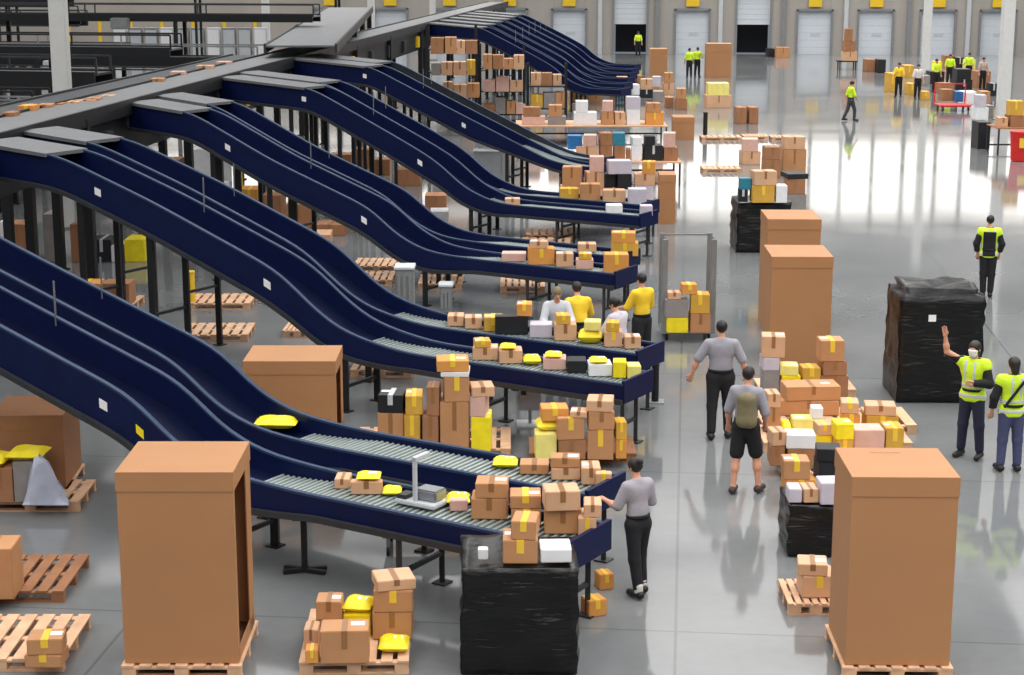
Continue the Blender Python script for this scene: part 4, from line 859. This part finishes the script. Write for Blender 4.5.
def person(label, px, py, head, height=1.74, lean=0, armR=((.25, .05, -1), (.1, .25, -1)), armL=((-.25, .05, -1), (-.1, .25, -1)), legR=((.05, .05, -1), (.03, -.06, -1)), legL=((-.05, -.02, -1), (-.03, -.08, -1)),
           top='shirt_grey', sleeve=.55, top_long=.0, bottom='trouser_black', leg_len=.94, vest=False, vest_back=None, hair='hair', bun=False, hair_long=False, cap=None, shoe='shoe', skin='skin', mask=False, strap=False, pack=None, glove=None, headturn=0, headtilt=8, near=True, build=1.0, z=0.0, grip=.5, socks=False, sock_m='offwhite'):
    S = height / 1.75; h = .0095 if near else .016; hh = math.radians(head)
    fwd = np.array((0, 1.0, 0))
    pel = np.array((0, 0, .93)) ; tl = lambda v: pel + rotv(v, 'X', -lean)
    bf = rotv(fwd, 'X', -lean)                                # torso forward
    waist, chest = tl((0, 0, .16)), tl((0, .01, .36)); sh = [tl((.172 * build, -.005, .478)), tl((-.172 * build, -.005, .478))]; neck = tl((0, 0, .54)); hb = tl((0, .02, .605))
    ht = lambda v: hb + rotv(rotv(v, 'X', -(lean * .6 + headtilt)), 'Z', headturn)
    hf = rotv(rotv((0, 1, 0), 'X', -(lean * .6 + headtilt)), 'Z', headturn); hs = unit(np.cross(hf, (0, 0, 1)))
    hips = [pel + np.array((.088 * build, 0, -.04)), pel + np.array((-.088 * build, 0, -.04))]
    P = []; A_ = P.append
    def c(a, b, ra, rb, k=.03, sq=None): return (tuple(a), tuple(b), ra, rb, k, sq)
    tsq = (tuple(bf), .66)
    torso = [c(pel + np.array((-.05, 0, -.02)), pel + np.array((.05, 0, -.02)), .125 * build, .125 * build, .04, ((0, 1, 0), .8)), c(pel, waist, .145 * build, .13 * build, .05, tsq), c(waist, chest, .13 * build, .155 * build, .05, tsq),
             c(tl((-.06, .0, .4)), tl((.06, .0, .4)), .125 * build, .125 * build, .05, tsq), c(tl((-.11 * build, -.01, .452)), tl((.11 * build, -.01, .452)), .066, .066, .05), c(tl((0, -.012, .525)), tl((.14 * build, -.01, .478)), .048, .05, .03), c(tl((0, -.012, .525)), tl((-.14 * build, -.01, .478)), .048, .05, .03)]
    body = list(torso); body += [c(tl((0, -.005, .47)), hb, .062, .052, .03)]
    hc = ht((0, .01, .1)); body += [c(ht((0, -.012, .125)), ht((0, .018, .115)), .086, .078, .02, (tuple(hs), .84)), c(ht((0, .035, .1)), ht((0, .045, .035)), .062, .042, .03, (tuple(hs), .9)), c(ht((0, .085, .11)), ht((0, .106, .078)), .012, .017, .012),
             c(ht((.07, -.01, .095)), ht((.076, -.012, .075)), .016, .012, .008), c(ht((-.07, -.01, .095)), ht((-.076, -.012, .075)), .016, .012, .008), c(ht((-.03, .078, .055)), ht((.03, .078, .055)), .009, .009, .012), c(ht((-.035, .075, .128)), ht((.035, .075, .128)), .012, .012, .015)]
    arms = []; 
    for sd, s0, (u, f_) in ((1, sh[0], armR), (-1, sh[1], armL)):
        e = s0 + unit(u) * .29; wv = unit(f_); w_ = e + wv * .245
        arms.append((s0, e, w_)); body += [c(s0, e, .054, .043, .035), c(e, e + (w_ - e) * .4, .043, .041, .02), c(e + (w_ - e) * .35, w_, .041, .027, .03)]
        # hand: palm, four fingers, thumb
        side = unit(np.cross(wv, (0, 1, 0)) if abs(wv[1]) < .9 else np.cross(wv, (0, 0, 1))); nrm = unit(np.cross(side, wv)); inn = nrm if nrm @ (-np.array((sd, 0, 0)) + .3 * fwd) > 0 else -nrm
        acr = unit(np.cross(wv, inn)); acr = acr if acr @ fwd > 0 else -acr                   # across the palm, towards the thumb
        p0 = w_ + wv * .02; p1 = w_ + wv * .085
        body += [c(p0 - acr * .016, p1 - acr * .026, .02, .016, .015), c(p0 + acr * .016, p1 + acr * .026, .021, .016, .015)]
        for q, ln in ((-.033, .062), (-.011, .074), (.011, .078), (.033, .072)):
            a0 = p1 + acr * q; d1 = unit(wv + inn * grip * .6); d2 = unit(wv + inn * grip * 1.7); a1_ = a0 + d1 * ln * .5; body += [c(a0, a1_, .0098, .0092, .006), c(a1_, a1_ + d2 * ln * .5, .0092, .0078, .005)]
        tb = p0 + acr * .026 + wv * .012; d1 = unit(wv + acr * 1.1 + inn * .4); m_ = tb + d1 * .035; body += [c(tb, m_, .0125, .011, .01), c(m_, m_ + unit(wv + acr * .3 + inn * .5) * .032, .0105, .0085, .006)]
    legs = []; feet = []
    for sd, h0, (u, f_) in ((1, hips[0], legR), (-1, hips[1], legL)):
        kn = h0 + unit(u) * .43; an = kn + unit(f_) * .41; legs.append((h0, kn, an)); fd = unit((f_[0] * 0 + sd * .12, 1, 0))
        body += [c(h0, kn, .088 * build, .056, .04), c(kn, kn + (an - kn) * .35 + np.array((0, -.012, 0)), .054, .056, .03), c(kn + (an - kn) * .3, an, .052, .036, .03)]
        heel = an + np.array((0, -.035, -.035)); toe = an + fd * .17 + np.array((0, 0, -.05)); feet.append((an, heel, toe)); body += [c(an, heel, .038, .035, .02), c(heel, toe, .034, .026, .02)]
    zmin = min(min(a[2][2], a[1][2]) for a in feet) - .045
    def sc_(pr, g=0.0, dz=0.0):
        return [(tuple((np.array(a) - (0, 0, zmin)) * S), tuple((np.array(b) - (0, 0, zmin)) * S), (ra + g) * S, (rb + g) * S, kk, sq) for a, b, ra, rb, kk, sq in pr]
    def W(v): return (np.array(v) - (0, 0, zmin)) * S
    loc = at(px, py, 0) if not isinstance(px, Vector) else px
    t = thing('person', label, 'person', (loc[0], loc[1], z), 0); t.rotation_euler.z = hh
    sdf_obj('body', skin, t, sc_(body), h)
    def part(a, b, ra, rb, f0, f1):                          # a stretch of a limb
        a = np.array(a); b = np.array(b); return c(a + (b - a) * f0, a + (b - a) * f1, ra + (rb - ra) * f0, ra + (rb - ra) * f1, .03)
    # trousers
    tr = [torso[0], c(pel, waist, .145 * build, .132 * build, .05, tsq)]
    for (h0, kn, an) in legs:
        tr.append(c(h0, kn, .094 * build, .066, .04))
        if leg_len > .55: tr.append(part(kn, an, .066, .052, 0, min(1, (leg_len - .5) * 2)))
    upz = unit(waist - pel); cl_ = [(W(pel + upz * .1), -upz)]
    if leg_len <= .55:                                        # shorts end above the knee
        pass
    tro = sdf_obj('trousers' if leg_len > .55 else 'shorts', bottom, t, sc_(tr if leg_len > .55 else [torso[0], tr[1]] + [part(h0, kn, .1, .085, 0, .82) for h0, kn, an in legs], .012), h, cl_)
    MB().add(*ring(W(pel + upz * .085), upz, .165 * build * S, .135 * build * S, .016)).build('belt', 'black_cloth', tro, smooth=True)
    # shirt
    st = [x for x in torso[1:]] + [torso[0]]
    slv = []
    for (s0, e, w_) in arms:
        slv.append(part(s0, e, .062, .056, 0, min(1, sleeve * 2 * .9)))
        if sleeve > .6: slv.append(part(e, w_, .056, .042, 0, min(1, (sleeve - .5) * 2)))
    top_clip = [(W(pel + upz * (.02 - top_long)), upz), (W(neck + upz * .03), -unit(hb - chest))]
    sho = sdf_obj('shirt', top, t, sc_(st + slv, .014), h, top_clip)
    if vest:
        vt = sdf_obj('safety_vest', 'hivis', t, sc_(st + [part(s0, e, .062, .05, -.02, .12) for s0, e, w_ in arms], .03), h, [(W(pel + upz * (-.09)), upz), (W(neck + upz * .02), -unit(hb - chest))])
        for z0 in (-.03, .12):
            sdf_obj('reflective_stripe', 'reflective', vt, sc_(st, .034), h, [(W(pel + upz * z0), upz), (W(pel + upz * (z0 + .055)), -upz)])
        for sd in (-1, 1):
            sdf_obj('reflective_stripe', 'reflective', vt, sc_(st, .034), h, [(W(pel + upz * .2), upz), (W(tl((sd * .07, 0, .4))), np.array((1, 0, 0))), (W(tl((sd * .07 + .045, 0, .4))), np.array((-1, 0, 0))), (W(neck - upz * .01), -upz)])
    if vest_back:
        sdf_obj('dark_panel', vest_back, vt if vest else t, sc_(st, .038), h, [(W(pel + upz * -.06), upz), (W(tl((-.135, 0, .3))), np.array((1, 0, 0))), (W(tl((.135, 0, .3))), np.array((-1, 0, 0))), (W(neck - upz * .06), -upz), (W(tl((0, -.02, .3))), -np.array(bf))])
    if strap:
        q = []; n_ = 14
        for i in range(n_): 
            u = i / (n_ - 1); q.append(tl((.13 - .3 * u, -.155, .5 - .42 * u)))
        m_ = MB()
        for a, b in zip(q, q[1:]): m_.bar(tuple(W(a)), tuple(W(b)), .03, .035, (0, 1, 0))
        m_.build('bag_strap', 'black_cloth', t)
    if pack:
        pk = sdf_obj('backpack', pack, t, sc_([c(tl((0, -.165, .1)), tl((.1, -.165, .1)), .085, .085, .05), c(tl((.0, -.165, .4)), tl((.09, -.165, .4)), .08, .08, .05), c(tl((0, -.165, .1)), tl((.0, -.165, .4)), .09, .085, .05), c(tl((.1, -.165, .1)), tl((.09, -.165, .4)), .09, .085, .05)]), h)
    # shoes
    for an, heel, toe in feet:
        so = sdf_obj('shoe', shoe, t, sc_([c(heel, toe, .036, .032, .03), c(an + np.array((0, 0, -.02)), heel, .034, .036, .03)], .012), h, [(W((0, 0, zmin)), (0, 0, 1))])
        if socks: sdf_obj('sock', sock_m, t, sc_([c(an + np.array((0, 0, .07)), an, .046, .044, .03)], .012), h)
    # hair
    hp = [c(ht((0, -.02, .13)), ht((0, .012, .13)), .097, .092, .02, (tuple(hs), .87))]
    if hair_long: hp.append(c(ht((0, -.055, .12)), ht((0, -.07, .0)), .08, .06, .03))
    if bun: hp.append(c(ht((0, -.1, .17)), ht((0, -.115, .175)), .042, .042, .02))
    hclip = unit(ht((0, -.35, .62)) - ht((0, 0, 0)))
    if cap: sdf_obj('cap', cap, t, sc_(hp + [c(ht((0, .06, .14)), ht((0, .13, .13)), .05, .04, .02, ((0, 0, 1), .3))], .008), h, [(W(ht((0, 0, .13))), unit(ht((0, -.1, 1)) - ht((0, 0, 0))))])
    else: sdf_obj('hair', hair, t, sc_(hp), h * .9, [(W(ht((0, .035, .075))), hclip)] if not hair_long else [(W(ht((0, .06, .1))), unit(ht((0, -.75, .45)) - ht((0, 0, 0))))])
    if near:
        for sd in (-1, 1):
            MB().cyl(tuple(W(ht((sd * .03, .086, .112)))), tuple(W(ht((sd * .03, .094, .112)))), .008, 8).build('eye', 'black_cloth', t)
    if mask: sdf_obj('face_mask', 'mask', t, sc_([c(ht((0, .05, .085)), ht((0, .055, .045)), .062, .05, .03, (tuple(hs), .95))], .012), h, [(W(ht((0, .02, .06))), hf), (W(ht((0, 0, .105))), (0, 0, -1))])
    if glove:
        for (s0, e, w_), f_ in zip(arms, (armR[1], armL[1])):
            wv = unit(f_); sdf_obj('glove', glove, t, sc_([c(w_ + wv * .0, w_ + wv * .09, .032, .036, .02), c(w_ + wv * .09, w_ + wv * .16, .034, .026, .02)]), h)
    return t
def ring(cn, ax_, rx, ry, th, n=28):
    cn = Vector(cn); a = Vector(ax_).normalized(); x = Vector((1, 0, 0)); y = a.cross(x).normalized(); vs = []; fs = []
    for i in range(n):
        t = 2 * math.pi * i / n; r = x * math.cos(t); 
        for k_, g in ((0, -th), (0, th)): pass
        o = x * (math.cos(t) * rx) + y * (math.sin(t) * ry); u = o.normalized()
        vs += [cn + o - a * .018 - u * th, cn + o - a * .018 + u * th * .3, cn + o + a * .018 + u * th * .3, cn + o + a * .018 - u * th]
    for i in range(n):
        j = (i + 1) % n
        for k_ in range(4): fs.append((i * 4 + k_, j * 4 + k_, j * 4 + (k_ + 1) % 4, i * 4 + (k_ + 1) % 4))
    return vs, fs
D = math.degrees(YAW)
# headings: 0 = looking along the aisle away from the camera
person('person with dark bun in grey shirt, reaching to parcels at the chute end', 637, 594, 38, 1.58, lean=4, armR=((.3, .1, -.9), (-.3, .9, .0)), armL=((-.3, .25, -.9), (-.1, 1, .15)), legR=((.02, .16, -1), (0, -.14, -1)), legL=((-.02, -.14, -1), (0, -.24, -1)),
       top='shirt_mid', bottom='trouser_black', bun=True, hair='hair', sleeve=.52, shoe='shoe', socks=True, leg_len=.93, build=.95)
person('person in grey tee and black trousers walking up the aisle', 719, 438, 4, 1.78, armR=((.5, -.05, -1), (.25, .2, -1)), armL=((-.62, .02, -1), (-.35, .2, -1)), legR=((.05, .12, -1), (.02, -.1, -1)), legL=((-.05, -.06, -1), (-.02, -.2, -1)), top='shirt_grey', bottom='trouser_black', hair='hair_black', sleeve=.5, build=1.12, skin='skin', glove=None)
person('person in black shorts with khaki bag, walking behind the grey tee', 744, 492, -18, 1.72, lean=2, armR=((.3, .1, -1), (-.1, .5, -1)), armL=((-.3, .0, -1), (-.1, .3, -1)), legR=((.12, .2, -1), (.12, -.1, -1)), legL=((-.06, -.12, -1), (-.02, -.2, -1)), top='shirt_grey', bottom='black_cloth', hair='hair', sleeve=.55, leg_len=.5, shoe='shoe_brown', pack='khaki', build=1.0)
person('masked person in yellow vest raising one hand to the black wrapped load', 969, 457, 150, 1.7, armR=((.55, .25, .35), (.1, .15, 1)), armL=((-.3, .15, -.9), (.5, .7, .1)), legR=((.08, .02, -1), (.05, -.05, -1)), legL=((-.1, .02, -1), (-.06, -.05, -1)), top='black_cloth', sleeve=.98, bottom='trouser_navy', vest=True, hair='hair', hair_long=True, mask=True, build=.98, grip=.15)
person('person in yellow vest with dark diagonal strap seen from behind', 1008, 471, 8, 1.62, armR=((.35, .05, -1), (.0, .6, -.8)), armL=((-.35, .02, -1), (-.05, .25, -1)), legR=((.05, .0, -1), (.03, -.06, -1)), legL=((-.05, .03, -1), (-.04, -.05, -1)), top='black_cloth', sleeve=.9, bottom='jeans', vest=True, strap=True, hair='hair', hair_long=True, build=1.05)
person('person in black with yellow vest shoulders standing far out on the floor', 986, 297, -6, 1.72, armR=((.35, -.05, -1), (-.2, .25, -1)), armL=((-.35, -.05, -1), (.15, .25, -1)), legR=((.0, .0, -1), (-.03, -.04, -1)), legL=((-.0, .02, -1), (.03, -.05, -1)), top='black_cloth', sleeve=.95, bottom='trouser_black', vest=True, vest_back='black_cloth', hair='hair_black', near=True)
person('person in yellow vest walking alone across the shining floor', 850, 121, -70, 1.74, armR=((.2, .3, -1), (0, .5, -.7)), armL=((-.2, -.3, -1), (0, .1, -1)), legR=((0, .4, -1), (0, .0, -1)), legL=((0, -.25, -1), (0, -.5, -1)), top='hivis', sleeve=.6, bottom='trouser_grey', vest=False, near=False, hair='hair_black')
person('person in bright yellow shirt at the aisle end between chute pairs', 641, 372, 40, 1.72, armR=((.3, .3, -1), (-.2, .8, -.5)), armL=((-.3, .4, -1), (.1, 1, -.2)), top='shirt_yellow', bottom='trouser_black', hair='hair_black', sleeve=.6, top_long=.12, leg_len=.5, shoe='shoe')
person('person in bright yellow shirt leaning over the second chute parcels', 579, 382, 20, 1.7, lean=14, armR=((.4, .5, -1), (.1, 1, -.2)), armL=((-.45, .4, -1), (-.1, 1, -.4)), top='shirt_yellow', bottom='trouser_black', hair='hair', sleeve=.6, top_long=.1)
person('person in pale shirt with tan hair beside the yellow shirts', 556, 384, 190, 1.68, lean=8, armR=((.3, .5, -1), (0, 1, -.3)), armL=((-.3, .5, -1), (0, 1, -.2)), top='shirt_light', bottom='jeans', hair='khaki', sleeve=.9, top_long=.08)
person('person in lilac grey shirt with black hair stooping by the black parcel', 621, 398, 55, 1.66, lean=12, armR=((.3, .5, -1), (0, 1, -.2)), armL=((-.3, .5, -1), (0, 1, -.3)), top='lilac', bottom='trouser_navy', hair='hair_black', sleeve=.6)
for i, (px, py, hd, tp, lab) in enumerate(((689, 78, 10, 'hivis', 'person in yellow vest in the pale aisle far off, on the chute side'), (697, 77, -20, 'hivis', 'person in yellow vest in the pale aisle far off, on the open side'), (638, 56, 180, 'hivis', 'person in yellow vest by the dark opened dock door'),
        (898, 97, 160, 'shirt_yellow', 'person in pale yellow at the near end of the packing corner group'), (917, 99, 190, 'offwhite', 'person in white top and black trousers at the packing corner'), (935, 92, 200, 'hivis', 'person in yellow vest behind the red platform truck'),
        (949, 86, 170, 'hivis', 'person in yellow vest in the middle of the packing corner group'), (968, 84, 150, 'hivis', 'person in yellow vest behind the dark boxes of the packing corner'), (982, 90, 190, 'shirt_beige', 'person in beige top beside the pale grey column'))):
    person(lab, px, py, hd, 1.72, top=tp, sleeve=.6, bottom='trouser_black', near=False, hair='hair_black', armR=((.3, .4, -1), (0, 1, -.1)) if i % 2 else ((.25, .1, -1), (.05, .3, -1)))
